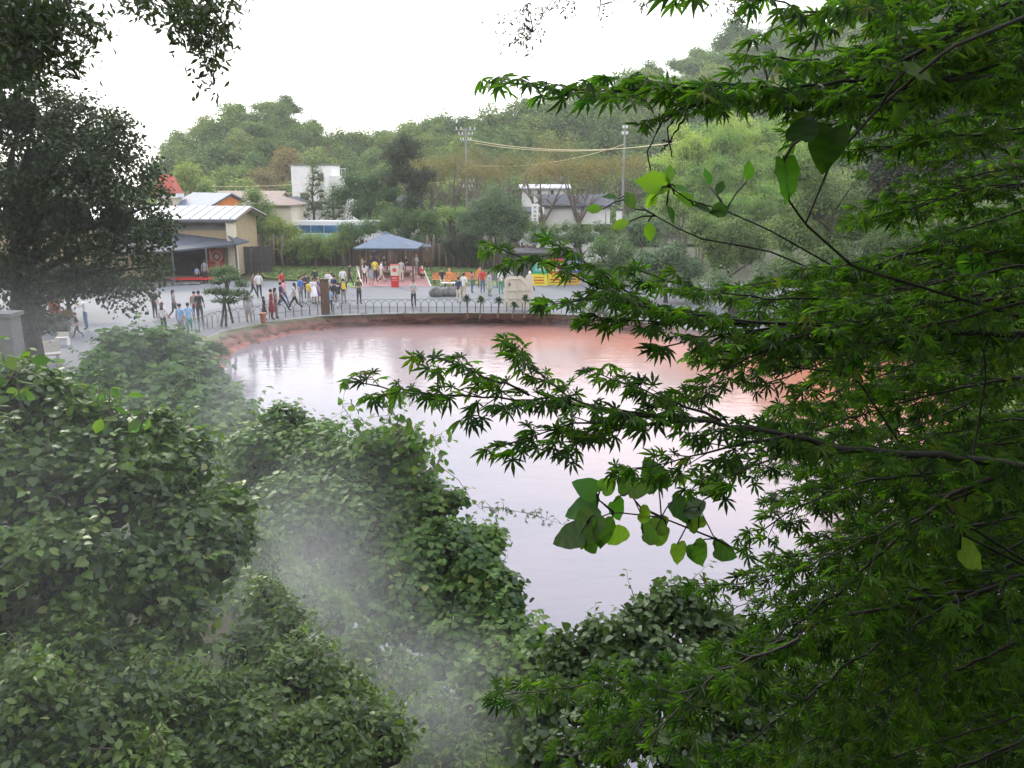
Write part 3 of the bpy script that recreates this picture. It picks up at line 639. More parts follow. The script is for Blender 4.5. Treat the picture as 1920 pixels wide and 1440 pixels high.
# ---- big dark tree on the left
L = [(40, 215, 80), (105, 235, 70), (175, 240, 60), (215, 255, 40), (80, 320, 90), (170, 320, 80), (250, 330, 52), (130, 410, 90), (220, 410, 74), (40, 420, 90), (290, 385, 34), (285, 440, 40), (100, 500, 62), (180, 500, 56), (240, 500, 56), (30, 500, 60), (290, 500, 24), (215, 545, 30), (130, 545, 22), (285, 540, 16), (10, 560, 56), (80, 560, 34), (50, 600, 34), (0, 640, 40), (250, 575, 16), (110, 545, 20), (-60, 300, 110), (-60, 430, 110), (-40, 180, 90), (5, 135, 70), (-30, 60, 90), (40, 170, 50)]
foot = G(45, 640, 0); dL = 31.0; foot = Vector((W(45, 600, dL).x, dL, 0))
t = empty('camphor_tree', foot, 0, 'big dark evergreen tree hanging over the plaza at the left', 'tree')
mb = MB(); zc = 5.0
mb.tube([(0, 0, -.2), (.1, 0, 1.5), (-.1, .2, 3), (.2, 0, 4.5), (.3, 0, 7)], [.62, .45, .4, .34, .2], 9)
for l in L[:18]:
    p = W(l[0], l[1], dL) - foot; b = Vector((.1, 0, min(2.6 + max(p.z - 3, 0) * .5, 6)))
    if p.z > .8: mb.tube([b, b.lerp(p, .5) + Vector((0, random.uniform(-.4, .4), .3)), p], [.16, .10, .03], 6)
mb.build('trunk', M['bark'], t)
lb = lobes_px(foot, L, dL, 1.6)
P1, D1 = lobe_points(lb, 3900, 14, .20, -.9)
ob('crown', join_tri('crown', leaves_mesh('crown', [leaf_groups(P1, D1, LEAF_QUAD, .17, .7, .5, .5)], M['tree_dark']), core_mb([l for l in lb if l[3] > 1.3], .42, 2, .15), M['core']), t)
# grove behind it
for i, (lb_, L_, d_) in enumerate([('shaded tree behind the big dark tree, left edge', [(20, 520, 50), (80, 530, 44), (-60, 500, 70), (130, 520, 30)], 44), ('low dark shrubs behind the rock garden', [(150, 540, 20), (190, 545, 18), (110, 545, 22), (60, 560, 26)], 46)]):
    spec(lb_, d_, L_, 'tree_dark', leaf=.15, n_cl=300, name='bush', cat='bush')
# ================================================================ BUILDINGS
def quadprism(mb, P, thick): mb.poly(P, thick, (P[1] - P[0]).cross(P[2] - P[0])); return mb
def wall_box(mb, x0, x1, y0, y1, z0, z1): mb.box(((x0 + x1) / 2, (y0 + y1) / 2, (z0 + z1) / 2), ((x1 - x0) / 2, (y1 - y0) / 2, (z1 - z0) / 2)); return mb
# --- souvenir shop
sx1, sy0 = W(432, 450, 66).x, 66.0; sx0 = -42.0
shop = empty('shop_building', (sx1, sy0, 0), 0, 'tan souvenir shop with silver metal roof and dark canopy at the left', 'shop')
o_ = Vector((sx1, sy0, 0)); zE = W(430, 409, 66).z; zR = W(430, 389, 69.5).z
mb = MB(); dp = 7.0; n0 = 0
wall_box(mb, sx0 - sx1, 0, 3.0, dp, 0, zE - .1)                       # body behind the open front
wall_box(mb, sx0 - sx1, 0, .0, 3.0, 2.75, zE - .1)                   # upper front
wall_box(mb, -1.1, 0, .0, 3.0, 0, 2.75); wall_box(mb, sx0 - sx1, -6.2, 0, 3.0, 0, 2.75)
mb.poly([(-.003, 0, zE - .1), (-.003, dp, zE - .1), (-.003, dp / 2, zR - .15)], .2, (-1, 0, 0))
mb.build('wall', M['tan'], shop)
MB().box((-9, -.02, zE - .55), (9, .02, .38)).build('frieze', mat('grey_frieze', (.20, .19, .17), .8, .2, 1), shop)
pier = MB(); pier.box((.25, -.35, 2.2), (.30, .32, 2.2)); pier.build('corner_pier', M['cream'], shop)
# upper roof: standing-seam panels
ov = .7; seams = []
rf = MB(); 
for s in (0, 1):
    yA = -ov if s == 0 else dp + ov; P = [Vector((sx0 - sx1, yA, zE - .12)), Vector((.75, yA, zE - .12)), Vector((.75, dp / 2, zR)), Vector((sx0 - sx1, dp / 2, zR))]
    if s: P = P[::-1]
    rf.poly(P, .12, (0, 0, 1))
roof = rf.build('roof', M['silver'], shop)
sm = MB(); sm.box((0, 0, 0), (.03, .5, .05)); x = .3; a = Vector((0, -ov, zE - .12)); b = Vector((0, dp / 2, zR)); sl_ = (b - a).length; seam_me = MB().box((0, sl_ / 2, .15), (.03, sl_ / 2, .05)).mesh('seam', mat('seam_grey', (.35, .37, .40), .4, .05, 2))
while x > -18:
    s = ob('seam', seam_me, roof, (x, a.y, a.z)); s.rotation_euler.x = math.atan2(b.z - a.z, b.y - a.y); x -= .78
MB().box((-9.2, -ov - .05, zE - .2), (10, .06, .09)).build('gutter', M['iron'], shop)
gb = MB(); gb.tube([(.78, -ov, zE - .2), (.78, dp / 2, zR - .08), (.78, dp + ov, zE - .2)], .09, 4); gb.build('barge_board', M['wood'], shop)
# canopy
cnp = [W(180, 418, 66) - o_, W(426, 449, 65.9) - o_, W(441, 457, 64.6) - o_, W(318, 470, 60.6) - o_, W(180, 476, 59.5) - o_]
cb = MB(); cb.poly(cnp, .14, (0, 0, -1)); can = cb.build('canopy', M['slate'], shop)
cb = MB(); cb.poly([W(424, 438, 65.5) - o_, W(431, 441, 65.8) - o_, W(467, 452, 66) - o_, W(442, 458, 64.5) - o_], .1, (0, 0, -1)); cb.build('canopy_end', M['slate'], shop)
for u_, v_, d_ in ((441, 457, 64.8), (322, 470, 60.9), (385, 463, 62.6)):
    p = W(u_, v_, d_) - o_; MB().tube([(p.x, p.y, 0), (p.x, p.y, p.z - .05)], .08, 8).build('canopy_post', M['iron'], shop)
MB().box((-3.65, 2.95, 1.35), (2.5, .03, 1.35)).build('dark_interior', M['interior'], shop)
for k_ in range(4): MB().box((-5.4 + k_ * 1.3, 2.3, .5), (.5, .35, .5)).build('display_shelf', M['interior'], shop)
MB().box((-3.0, -.9, -.02 + .10), (2.0, .5, .08)).build('step', M['path_red'], shop)
# red banner with round emblem and marks
ban = empty('wall_banner', tuple(W(405, 487, 65.8)), 0, 'red banner with pale ring emblem on the shop wall', 'banner')
MB().box((0, 0, 0), (.62, .03, .85)).build('cloth', M['red'], ban)
rg = MB(); n = 18
for k_ in range(n):
    a0, a1 = 6.283 * k_ / n, 6.283 * (k_ + 1) / n
    rg.poly([Vector((math.cos(a0) * .36 + .08, -.04, math.sin(a0) * .36 + .25)), Vector((math.cos(a1) * .36 + .08, -.04, math.sin(a1) * .36 + .25)), Vector((math.cos(a1) * .46 + .08, -.04, math.sin(a1) * .46 + .25)), Vector((math.cos(a0) * .46 + .08, -.04, math.sin(a0) * .46 + .25))], .01, (0, -1, 0))
rg.poly([Vector((math.cos(6.283 * k_ / 12) * .2 + .1, -.04, math.sin(6.283 * k_ / 12) * .2 + .25)) for k_ in range(12)], .01, (0, -1, 0))
rg.box((-.42, -.045, .5), (.05, .01, .22), 0); rg.box((-.42, -.045, .05), (.05, .01, .22)); rg.build('emblem', M['creamboard'], ban)
lt = MB(); lt.box((.12, -.05, -.52), (.16, .015, .30)); lt.build('label_patch', M['creamboard'], ban)
ch = MB()
for z in (-.32, -.44, -.56, -.68): ch.box((.12, -.07, z), (.08, .008, .025)); ch.box((.12, -.07, z - .03), (.02, .008, .05))
ch.build('characters', M['red'], ban)
rt = empty('low_table', tuple(G(362, 531, 0)), 0, 'low red covered bench in the shop entrance', 'bench')
MB().box((0, 0, .34), (1.5, .4, .05)).build('seat', M['red'], rt)
for x in (-1.3, 1.3): MB().box((x, 0, .15), (.05, .35, .145)).build('leg', M['wood'], rt)
# dark screen fence right of the shop
scr = empty('board_fence', tuple(G(462, 512, 0)), R(0), 'dark board fence right of the shop', 'fence')
bm_ = MB().box((0, 0, 1.1), (.21, .03, 1.1)).mesh('board', M['darkwall'])
for k_ in range(9): ob('board', bm_, scr, (-1.5 + k_ * .44, (k_ % 2) * .05, 0))
tr_ = MB(); tr_.tube([W(448, 471, 69) - scr.location, W(468, 473, 69) - scr.location, W(478, 462, 69) - scr.location], .06, 5); tr_.build('gutter_pipe', M['concrete'], scr)
# --- generic house
def gable(mb, hx, hy, z0, z1, ov=.4, th=.14, axis='x'):
    if axis == 'x': A = [(-hx - ov, -hy - ov, z0), (hx + ov, -hy - ov, z0), (hx + ov, 0, z1), (-hx - ov, 0, z1)]; B = [(-hx - ov, 0, z1), (hx + ov, 0, z1), (hx + ov, hy + ov, z0), (-hx - ov, hy + ov, z0)]
    else: A = [(-hx - ov, -hy - ov, z0), (-hx - ov, hy + ov, z0), (0, hy + ov, z1), (0, -hy - ov, z1)][::-1]; B = [(0, -hy - ov, z1), (0, hy + ov, z1), (hx + ov, hy + ov, z0), (hx + ov, -hy - ov, z0)][::-1]
    mb.poly(A, th, (0, 0, 1)); mb.poly(B, th, (0, 0, 1)); return mb
def hip(mb, hx, hy, z0, z1, ridge=.4, th=.12, ov=.4):
    X, Y = hx + ov, hy + ov; r = X * ridge; c = [Vector((-X, -Y, z0)), Vector((X, -Y, z0)), Vector((X, Y, z0)), Vector((-X, Y, z0))]; a, b = Vector((-r, 0, z1)), Vector((r, 0, z1))
    for P in ([c[0], c[1], b, a], [c[1], c[2], b], [c[2], c[3], a, b], [c[3], c[0], a]): mb.poly(P, th, (0, 0, 1))
    mb.poly(c[::-1]); return mb
def house(name, u, vtop, d, hx, hy, zw, zr, wall, roof, kind, label, rz=0, wins=(), ridge=.4, extra=None):
    c = W(u, vtop, d); t = empty(name, (c.x, c.y, 0), rz, label, 'house')
    MB().box((0, 0, zw / 2), (hx, hy, zw / 2)).build('wall', wall, t)
    mb = MB(); (hip(mb, hx, hy, zw, zr, ridge) if kind == 'hip' else gable(mb, hx, hy, zw, zr, axis=kind)); rf = mb.build('roof', roof, t)
    if kind in 'xy':
        g = MB()
        if kind == 'x':
            for s in (-1, 1): g.poly([(s * (hx - .01), -hy, zw), (s * (hx - .01), hy, zw), (s * (hx - .01), 0, zr - .1)])
        else:
            for s in (-1, 1): g.poly([(-hx, s * (hy - .01), zw), (hx, s * (hy - .01), zw), (0, s * (hy - .01), zr - .1)])
        g.build('gable_wall', wall, t)
    for (x, z, w, h) in wins:
        fr = MB().box((x, -hy - .03, z), (w / 2, .04, h / 2)).build('window', M['white'], t); MB().box((x, -hy - .08, z), (w / 2 - .08, .02, h / 2 - .08)).build('pane', M['glass'], fr)
    return t
def zat(v, d): return W(960, v, d).z
# white concrete block
wb = empty('white_block', (W(594, 350, 98).x, 98, 0), R(-8), 'white flat-roofed concrete building below the wooded hill', 'building')
hx = px2m(32, 98); zt = zat(311, 98)
MB().box((0, 0, zt / 2), (hx, 2.4, zt / 2)).build('wall', M['white'], wb)
MB().box((hx + 1.0, .6, zat(330, 98) / 2), (1.0, 1.6, zat(330, 98) / 2)).build('annex', M['white'], wb)
MB().box((0, 0, zt + .08), (hx + .08, 2.48, .08)).build('roof', M['concrete'], wb)
for x, z, w, h in ((hx * .72, zt - 1.3, .5, .75), (-hx * .3, zt - 3.4, .8, .7), (hx * .5, zt - 4.4, .8, .7), (-hx * .3, zt - 6, .8, .7)):
    wn = MB().box((x, -2.42, z), (w / 2 + .08, .05, h / 2 + .08)).build('window', M['concrete'], wb); MB().box((x, -2.48, z), (w / 2, .02, h / 2)).build('pane', M['glass'], wn)
rl = MB()
for k_ in range(5): rl.box((hx + .2 + k_ * .4, -1.0, zat(330, 98) + .4), (.02, .02, .4))
rl.box((hx + 1, -1.0, zat(330, 98) + .8), (.95, .03, .03)); rl.build('railing', M['white'], wb)
# red-roofed tower
tw = empty('bell_tower', (W(316, 360, 84).x, 84, 0), 0, 'cream tower with steep red roof behind the shop', 'tower'); z1 = zat(362, 84); z2 = zat(328, 84)
MB().box((0, 0, z1 / 2), (.9, .9, z1 / 2)).build('wall', M['cream'], tw); MB().box((0, 0, z1 - .25), (1.1, 1.1, .2)).build('cornice', M['white'], tw)
rm_ = MB(); rm_.box((0, 0, (z1 + z2) / 2), (1.05, 1.05, (z2 - z1) / 2), taper=.45); rm_.build('roof', M['redroof'], tw)
for x in (-.45, .45): MB().box((x, -.92, z1 - 1.3), (.22, .03, .6)).build('louvre', M['concrete'], tw)
house('tiled_house', 398, 370, 84, 2.2, 3.2, zat(388, 84), zat(364, 84), M['orange'], M['slateblue'], 'y', 'house with blue-grey tiled roof and orange gable behind the shop', R(50))
house('tiled_house', 372, 385, 88, 2.2, 3.0, zat(388, 88), zat(370, 88), M['white'], M['slate'], 'x', 'low house with dark slate roof left of the orange gable')
house('long_house', 425, 360, 98, 6.5, 2, zat(372, 98), zat(360, 98), M['white'], M['brownroof'], 'x', 'long low white house under the hill behind the blue roof', wins=[(-3, 4.8, .9, .7), (0, 4.8, .9, .7), (3, 4.8, .9, .7)])
house('brown_roofed_house', 512, 380, 82, 2.3, 2.4, zat(385, 82), zat(366, 82), M['cream'], M['brownroof'], 'hip', 'cream house with brown hipped roof left of the white block', 0, [(-1, 3.4, .9, .8), (1, 3.4, .9, .8)], .1)
house('white_gabled_house', 548, 380, 92, 1.3, 2, zat(385, 92), zat(371, 92), M['white'], M['slate'], 'y', 'small white gabled house beside the white block')
house('blue_roofed_house', 762, 375, 90, 1.2, 1.4, zat(384, 90), zat(367, 90), M['white'], M['slateblue'], 'hip', 'small blue roof glimpsed between the pines', 0, (), .15)
house('restaurant', 1078, 370, 79, 3.0, 3.0, zat(386, 79), zat(367, 79), M['white'], M['slate'], 'x', 'white low restaurant with wide dark roof behind the hedge', 0, [(.6, 3.2, 1.6, 1.1), (2.6, 3.2, 1.2, 1.1)])
ws = empty('vertical_sign', tuple(W(1003, 412, 72)), 0, 'white vertical sign board with dark characters left of the restaurant', 'sign')
MB().box((0, 0, .62), (.30, .05, .72)).build('board', M['white'], ws); c_ = MB()
for z in (1.1, .75, .40, .1):
    c_.box((0, -.06, z), (.12, .01, .018)); c_.box((0, -.06, z - .10), (.12, .01, .018)); c_.box((-.07, -.06, z - .05), (.016, .01, .07)); c_.box((.06, -.06, z - .06), (.016, .01, .09))
c_.build('characters', M['iron'], ws); MB().tube([(-.0, .08, -W(1003, 412, 72).z), (0, .08, .6)], .06, 6).build('post', M['pole'], ws)
house('apartment_house', 1020, 350, 92, 2.4, 2, zat(354, 92), zat(348, 92), M['white'], M['silver'], 'x', 'two storey white house with pale roof above the restaurant', 0, [(-1.6, zat(360, 92), .5, .6), (-.6, zat(360, 92), .5, .6), (.8, zat(360, 92), .5, .6)])
house('storage_hut', 975, 395, 80, 1.6, 1.2, zat(398, 80), zat(390, 80), M['white'], M['slate'], 'x', 'small white hut half hidden by the round tree')
house('dark_shed', 1010, 465, 66.5, 2.6, 1.0, zat(474, 66.5), zat(468, 66.5), M['darkwall'], M['darkwall'], 'x', 'low dark shed with flat roof behind the panels')
gp = empty('gate_pillar', tuple(G(1161, 440, 0) * 1) if False else (W(1161, 400, 72).x, 72, 0), 0, 'white square gate pillar right of the restaurant', 'pillar')
MB().box((0, 0, zat(393, 72) / 2), (.22, .22, zat(393, 72) / 2)).build('shaft', M['white'], gp); MB().box((0, 0, zat(393, 72)), (.3, .3, .06)).build('cap', M['slate'], gp)
# ================================================================ UTILITY POLES AND WIRES
def upole(u, vt, d, label, arms=(), r=.13, box=True):
    t = empty('utility_pole', (W(u, vt, d).x, d, 0), 0, label, 'utility pole'); z = zat(vt, d)
    MB().tube([(0, 0, 0), (0, 0, z)], [r * 1.2, r * .8], 8).build('shaft', M['pole'], t)
    for dz, w in arms:
        MB().box((0, -.1, z - dz), (w, .05, .05)).build('crossarm', M['pole'], t)
        for k_ in (-.9, -.45, .45, .9): MB().tube([(w * k_, -.1, z - dz + .05), (w * k_, -.1, z - dz + .3)], .06, 6).build('insulator', M['white'], t)
    if box:
        for x in (-.42, .42): MB().tube([(x, -.2, z - 4.2), (x, -.2, z - 3.3)], .26, 8).build('transformer', M['concrete'], t)
    return t
upole(873, 240, 92, 'utility pole with crossarms and transformers left of the cherry trees', [(.2, 1.1), (.7, .8), (1.3, .6), (5.6, .9), (6.2, .7)], .09)
upole(1172, 235, 88, 'tall white utility pole in front of the wooded hill', [(.3, .25), (.9, .3)], .12, False)
upole(1137, 362, 70, 'thin pale lamp post behind the hedge', (), .06, False)
upole(541, 380, 82, 'thin post above the bus', (), .05, False)
def wire(A, B, sag, label, r=.028, n=14):
    P = [A.lerp(B, i / n) - Vector((0, 0, sag * 4 * (i / n) * (1 - i / n))) for i in range(n + 1)]
    t = MB().tube(P, r, 4).build('overhead_wire', M['wire']); tag(t, label, 'wire', 'overhead wires across the hill')
wire(W(880, 262, 92), W(1300, 262, 80), 1.0, 'upper yellowish overhead wire running right from the transformer pole', .035)
wire(W(890, 268, 92), W(1240, 270, 82), .75, 'second yellowish overhead wire just below the upper one', .03)
wire(W(875, 309, 92), W(1172, 270, 88), .9, 'lowest yellowish wire rising to the tall white pole', .03)
wire(W(300, 352, 95), W(870, 335, 92), 1.0, 'thin wire crossing in front of the white block', .02)
wire(W(300, 345, 95), W(870, 300, 92), 1.2, 'thin wire crossing above the blue tiled roof', .02)
# ================================================================ BUS
bus = empty('tour_bus', (W(622, 450, 81).x, 81.5, 0), R(-2), 'white tour bus with blue windows parked behind the palisade', 'bus')
bl = px2m(96, 81); zt = zat(413, 81.5); zb = .35
mb = MB(); pr = [(-bl, zb), (-bl - .03, zt * .72), (-bl + .25, zt - .22), (-bl + .7, zt - .04), (bl - .5, zt - .02), (bl - .1, zt - .15), (bl, zt - .5), (bl, zb)]
mb.poly([(x, -1.25, z) for x, z in pr][::-1], 2.5, (0, 1, 0)); mb.build('body', M['whitepaint'], bus)
for k_ in range(7): 
    x0 = -bl + .75 + k_ * (2 * bl - 1.2) / 7; w = (2 * bl - 1.2) / 7
    MB().box((x0 + w / 2, -1.27, zt - .78), (w / 2 - .03, .03, .36)).build('window', M['blueglass'], bus)
MB().box((-bl * .38, -1.27, zt - 1.65), (bl * .5, .025, .42)).build('side_print', M['mint'], bus)
MB().box((-bl + .35, -1.27, zt - 1.5), (.25, .03, .85)).build('door', M['glass'], bus)
for x in (-bl + 1.9, bl - 2.3):
    MB().tube([(x, -1.30, .5), (x, -1.0, .5)], .5, 14).build('wheel', M['tyre'], bus)
# ================================================================ LOG PALISADE
fence_logs = empty('log_palisade', tuple(W(470, 500, 74).xy) + (0,), 0, 'tall brown palisade of upright logs behind the lawns', 'fence')
fo = fence_logs.location; A, B, C_ = W(462, 500, 74.5), W(760, 500, 75), W(1003, 500, 71); seg = [A, B, C_]
logm = []
for s in range(5):
    r_ = .085 + .012 * s; m_ = MB(); m_.tube([(0, 0, 0), (random.uniform(-.03, .03), 0, 1.2), (random.uniform(-.05, .05), 0, 2.25)], [r_ * 1.1, r_, r_ * .85], 7)
    logm.append(m_.mesh('log', M['log'] if s % 2 else M['log_dark'], True))
P = resample([Vector((p.x, p.y, 0)) for p in seg], 132)
for i, p in enumerate(P):
    if 117 < i < 131: 
        pass
    o = ob('log', random.choice(logm), fence_logs, (p.x - fo.x, p.y - fo.y + random.uniform(-.05, .05), 0)); s = random.uniform(.85, 1.15); o.scale = (s, s, random.uniform(.93, 1.07)); o.rotation_euler = (random.uniform(-.02, .02), random.uniform(-.03, .03), random.uniform(0, 6))
for z in (.6, 1.7):
    m_ = MB(); m_.tube([Vector((p.x - fo.x, p.y - fo.y + .14, z)) for p in P[::8]], .05, 5); m_.build('rail', M['log_dark'], fence_logs)
bk = MB(); 
for i in range(0, 131, 1):
    if i % 7 == 3 and 80 < i < 115: continue
    p = P[i]; bk.box((p.x - fo.x + .09, p.y - fo.y + .3, 1.0), (.10, .02, 1.0))
bk.build('back_boards', M['log_dark'], fence_logs)
# slim trunks growing in front of the palisade
for i, (u, vt, vb, d) in enumerate([(486, 462, 505, 73), (531, 460, 503, 72.5), (513, 465, 500, 73.3), (621, 460, 502, 73.6), (645, 455, 502, 73.2), (801, 455, 502, 73), (812, 452, 500, 73.4), (838, 462, 500, 72.6), (906, 462, 505, 71), (914, 462, 505, 71.5), (926, 462, 503, 70.4)]):
    p = G(u, vb, 0); p = Vector((W(u, vb, d).x, d, 0)); t = MB(); q = random.Random(i)
    t.tube([(0, 0, 0), (q.uniform(-.1, .1), 0, 1.3), (q.uniform(-.2, .2), 0, 2.9)], [.13, .10, .08], 7)
    for s in (-1, 1): t.tube([(0, 0, 2.0), (s * .5, 0, 2.9)], [.05, .02], 5)
    tag(t.build('slim_tree_trunk', M['bark_pale'], None, p, True), 'slim grey-brown tree trunk standing in front of the log palisade', 'tree trunk', 'slim trunks in front of the palisade')
# cycad-like black stump tree
cs = W(847, 440, 78); t = empty('stump_tree', (cs.x, 78, 0), 0, 'tree with black forked stubs behind the palisade', 'tree'); m_ = MB(); zc = zat(425, 78)
for x, w in ((-.5, -.8), (-.1, -.2), (.25, .3), (.5, .9)): m_.tube([(x * .3, 0, 0), (x * .5, 0, zc * .7), (w, 0, zc + .5)], [.22, .18, .1], 6)
m_.build('trunk', M['bark'], t)
# ================================================================ PAVILION
gb_ = G(732, 522, 0); gzx, gzy = W(732, 500, 66).x, 66.0
pav = empty('pavilion', (gzx, gzy, 0), 0, 'open pavilion with blue-grey pyramid roof behind the plaza', 'pavilion')
hw = px2m(60, 63.6); zE = zat(467, 63.7); zP = zat(438, 66)
c = [Vector((-hw, -2.35, zE)), Vector((hw, -2.35, zE)), Vector((hw * 1.0, 2.35, zE)), Vector((-hw, 2.35, zE))]; ap = Vector((-.25, 0, zP))
for P_, mt in (([c[0], c[1], ap], 'slateblue'), ([c[1], c[2], ap], 'slateblue'), ([c[2], c[3], ap], 'slateblue'), ([c[3], c[0], ap], 'silver')):
    MB().poly(P_, .07, (0, 0, 1)).build('roof_panel', M['slateblue'], pav)
MB().box((0, 0, zE - .06), (hw - .05, 2.3, .05)).build('ceiling', M['slate'], pav)
MB().box((ap.x, 0, zP + .06), (.22, .22, .07), taper=.5).build('roof_cap', M['slateblue'], pav)
for x in (-hw + .45, -.55, .75, hw - .45):
    for y in (-1.9, 1.9): MB().box((x, y, zE / 2), (.06, .06, zE / 2)).build('post', M['wood'], pav)
t = empty('small_roof', (W(800, 462, 70).x, 70, 0), 0, 'small grey roofed notice stand beside the pavilion', 'notice stand'); z = zat(463, 70)
m_ = MB(); hip(m_, .35, .4, z, z + .2, .5, .05, .12); m_.build('roof', M['slate'], t)
for x in (-.3, .3): MB().box((x, 0, z / 2), (.04, .04, z / 2)).build('post', M['wood'], t)
MB().box((0, 0, 1.3), (.28, .02, .45)).build('board', M['wood'], t)
# raised deck with red carpet
dk = [G(668, 497, .0), G(790, 497, .0), G(808, 537, .0), G(680, 537, .0)]
o_ = (dk[0] + dk[2]) / 2; m_ = MB(); P_ = [p - o_ for p in dk]; m_.poly([p + Vector((0, 0, .012)) for p in P_], .0 or None); tag(m_.build('red_paving', M['path_red'], None, o_), 'pinkish red paved floor in front of the pavilion', kind='structure')
for (a, b, lb) in ((dk[1], dk[2], 'white kerb line along the right side of the red floor'), (dk[0], dk[3], 'white kerb line along the left side of the red floor')):
    m_ = MB(); m_.tube([a + Vector((0, 0, .03)), b + Vector((0, 0, .03))], .06, 4); tag(m_.build('kerb', M['path_white']), lb, kind='structure')
dkc = Vector((gzx, gzy + .6, 0)); pd = empty('platform', dkc, 0, 'low wooden platform under the pavilion roof', 'platform'); MB().box((0, 0, .35), (hw - .9, .9, .06)).build('deck', M['wood'], pd); MB().box((0, -.6, .16), (hw - 1.2, .1, .145)).build('step', M['path_red'], pd)
for x in (-hw + 1.2, hw - 1.2): MB().box((x, .4, .14), (.08, .3, .145)).build('leg', M['wood'], pd)
# ================================================================ PLAZA FURNITURE
def bench(u, v, w, label, m1, rz=0):
    t = empty('slatted_bench', tuple(G(u, v, 0)), rz, label, 'bench', None); h = w / 2
    for i, y in enumerate((-.16, 0, .16)): MB().box((0, y, .44), (h, .07, .02)).build('seat_slat', M[m1], t)
    for i, z in enumerate((.56, .70, .84)): MB().box((0, .24 + .03 * i, z), (h, .02, .062)).build('back_slat', M[m1], t)
    for x in (-h + .15, 0, h - .15):
        MB().box((x, 0, .21), (.03, .2, .21)).build('leg', M['iron'], t); MB().box((x, .29, .66), (.03, .02, .26)).build('back_post', M['iron'], t)
    return t
bench(835, 535, 1.95, 'orange slatted bench with two people sitting on it', 'benchwood', R(-2))
bench(889, 534, 1.80, 'empty orange slatted bench right of the occupied one', 'benchwood', R(-2))
bench(932, 538, 1.3, 'grey slatted bench behind the cream board', 'concrete', R(4))
for u, v, w, lb in ((818, 556, .38, 'squared grey rock seat at the left of the foot bath'), ):
    p = G(u, v, 0); tag(MB().ico((0, 0, .26), .5, 3, (1.0, .75, .75), .05).build('rock', M['rock'], None, p), lb, 'rock')
p = G(845, 555, 0); t = MB().ico((0, 0, .24), .62, 3, (1.35, .7, .62), .04).build('rock', M['rock'], None, p); tag(t, 'long grey rock behind the hoop fence near the benches', 'rock')
for u, v, lb in ((835, 541, 'round white tray table in front of the orange bench, left one'), (850, 541, 'round white tray table in front of the orange bench, right one')):
    t = empty('round_table', tuple(G(u, v, 0)), 0, lb, 'table'); MB().tube([(0, 0, .40), (0, 0, .44)], .32, 20).build('top', M['whitepaint'], t); MB().tube([(0, 0, 0), (0, 0, .40)], .05, 8).build('leg', M['iron'], t)
# stamp stand: cream top with red round mark, red foot
def stand(u, v, s, label):
    t = empty('sign_stand', tuple(G(u, v, 0)), 0, label, 'sign stand')
    MB().box((0, 0, .42 * s), (.26 * s, .18 * s, .42 * s)).build('base', M['red'], t)
    MB().box((0, 0, 1.22 * s), (.28 * s, .14 * s, .38 * s)).build('panel', M['creamboard'], t)
    m_ = MB(); q = [(math.cos(6.283 * k_ / 14) * .15 * s, -.145 * s, 1.25 * s + math.sin(6.283 * k_ / 14) * .15 * s) for k_ in range(14)]; m_.poly(q, .01, (0, -1, 0)); mk = m_.build('emblem', M['red'], t)
    MB().box((.01, -.165 * s, 1.27 * s), (.05 * s, .006, .02 * s), .0).build('flame', M['creamboard'], t)
    m_ = MB()
    for z in (.62, .70, .50): m_.box((0, -.185 * s, z * s), (.17 * s, .006, .012 * s)); 
    for x in (-.12, -.04, .05, .13): m_.box((x * s, -.185 * s, .66 * s), (.008 * s, .006, .05 * s))
    m_.build('lettering', M['creamboard'], t); MB().box((0, 0, 1.62 * s), (.3 * s, .16 * s, .02)).build('cap', M['red'], t)
stand(741, 538, 1.0, 'red and cream sign stand with round red emblem in front of the pavilion')
stand(104, 586, .95, 'small red and cream sign stand beside the rock garden, far left')
# colourful photo panels
def panel(u, v, w, frame, inner, low, label, arch=False, h=1.0):
    t = empty('photo_stand', tuple(G(u, v, 0)), R(-3), label, 'panel')
    MB().box((0, 0, .42), (w / 2, .16, .42)).build('base', M[low], t)
    m_ = MB(); H = 1.05
    m_.box((-w / 2 + .06, 0, .85 + H / 2), (.06, .10, H / 2)); m_.box((w / 2 - .06, 0, .85 + H / 2), (.06, .10, H / 2)); m_.box((0, 0, .85 + H - .06), (w / 2 - .125, .10, .06)); m_.box((0, 0, .91), (w / 2 - .125, .10, .055))
    m_.build('frame', M[frame], t); MB().box((0, .02, .9 + H / 2), (w / 2 - .13, .03, H / 2 - .11)).build('picture', M[inner], t)
    m_ = MB(); q = random.Random(int(u))
    for k_ in range(3): m_.box((q.uniform(-.1, .1), -.165, .2 + .2 * k_), (w * .33, .008, .03 + .02 * (k_ % 2)))
    m_.build('lettering', M['red' if low != 'amber' else 'iron'], t)
    m_ = MB()
    for k_ in range(4): m_.box((q.uniform(-.1, .1), -.02, 1.2 + .15 * k_), (w * q.uniform(.15, .28), .008, .03))
    m_.build('print', M[{'creamboard': 'red', 'teal': 'white', 'white': 'blue'}[inner]], t)
    return t
panel(1012, 535, 1.12, 'green', 'teal', 'yellow', 'photo panel with green frame and yellow base beside the cream board')
panel(1042, 534, 1.15, 'red', 'creamboard', 'yellow', 'photo panel with red frame and cream picture, middle of three')
panel(1073, 533, 1.15, 'blue', 'white', 'amber', 'photo panel with blue frame and orange base, nearest the bushes')
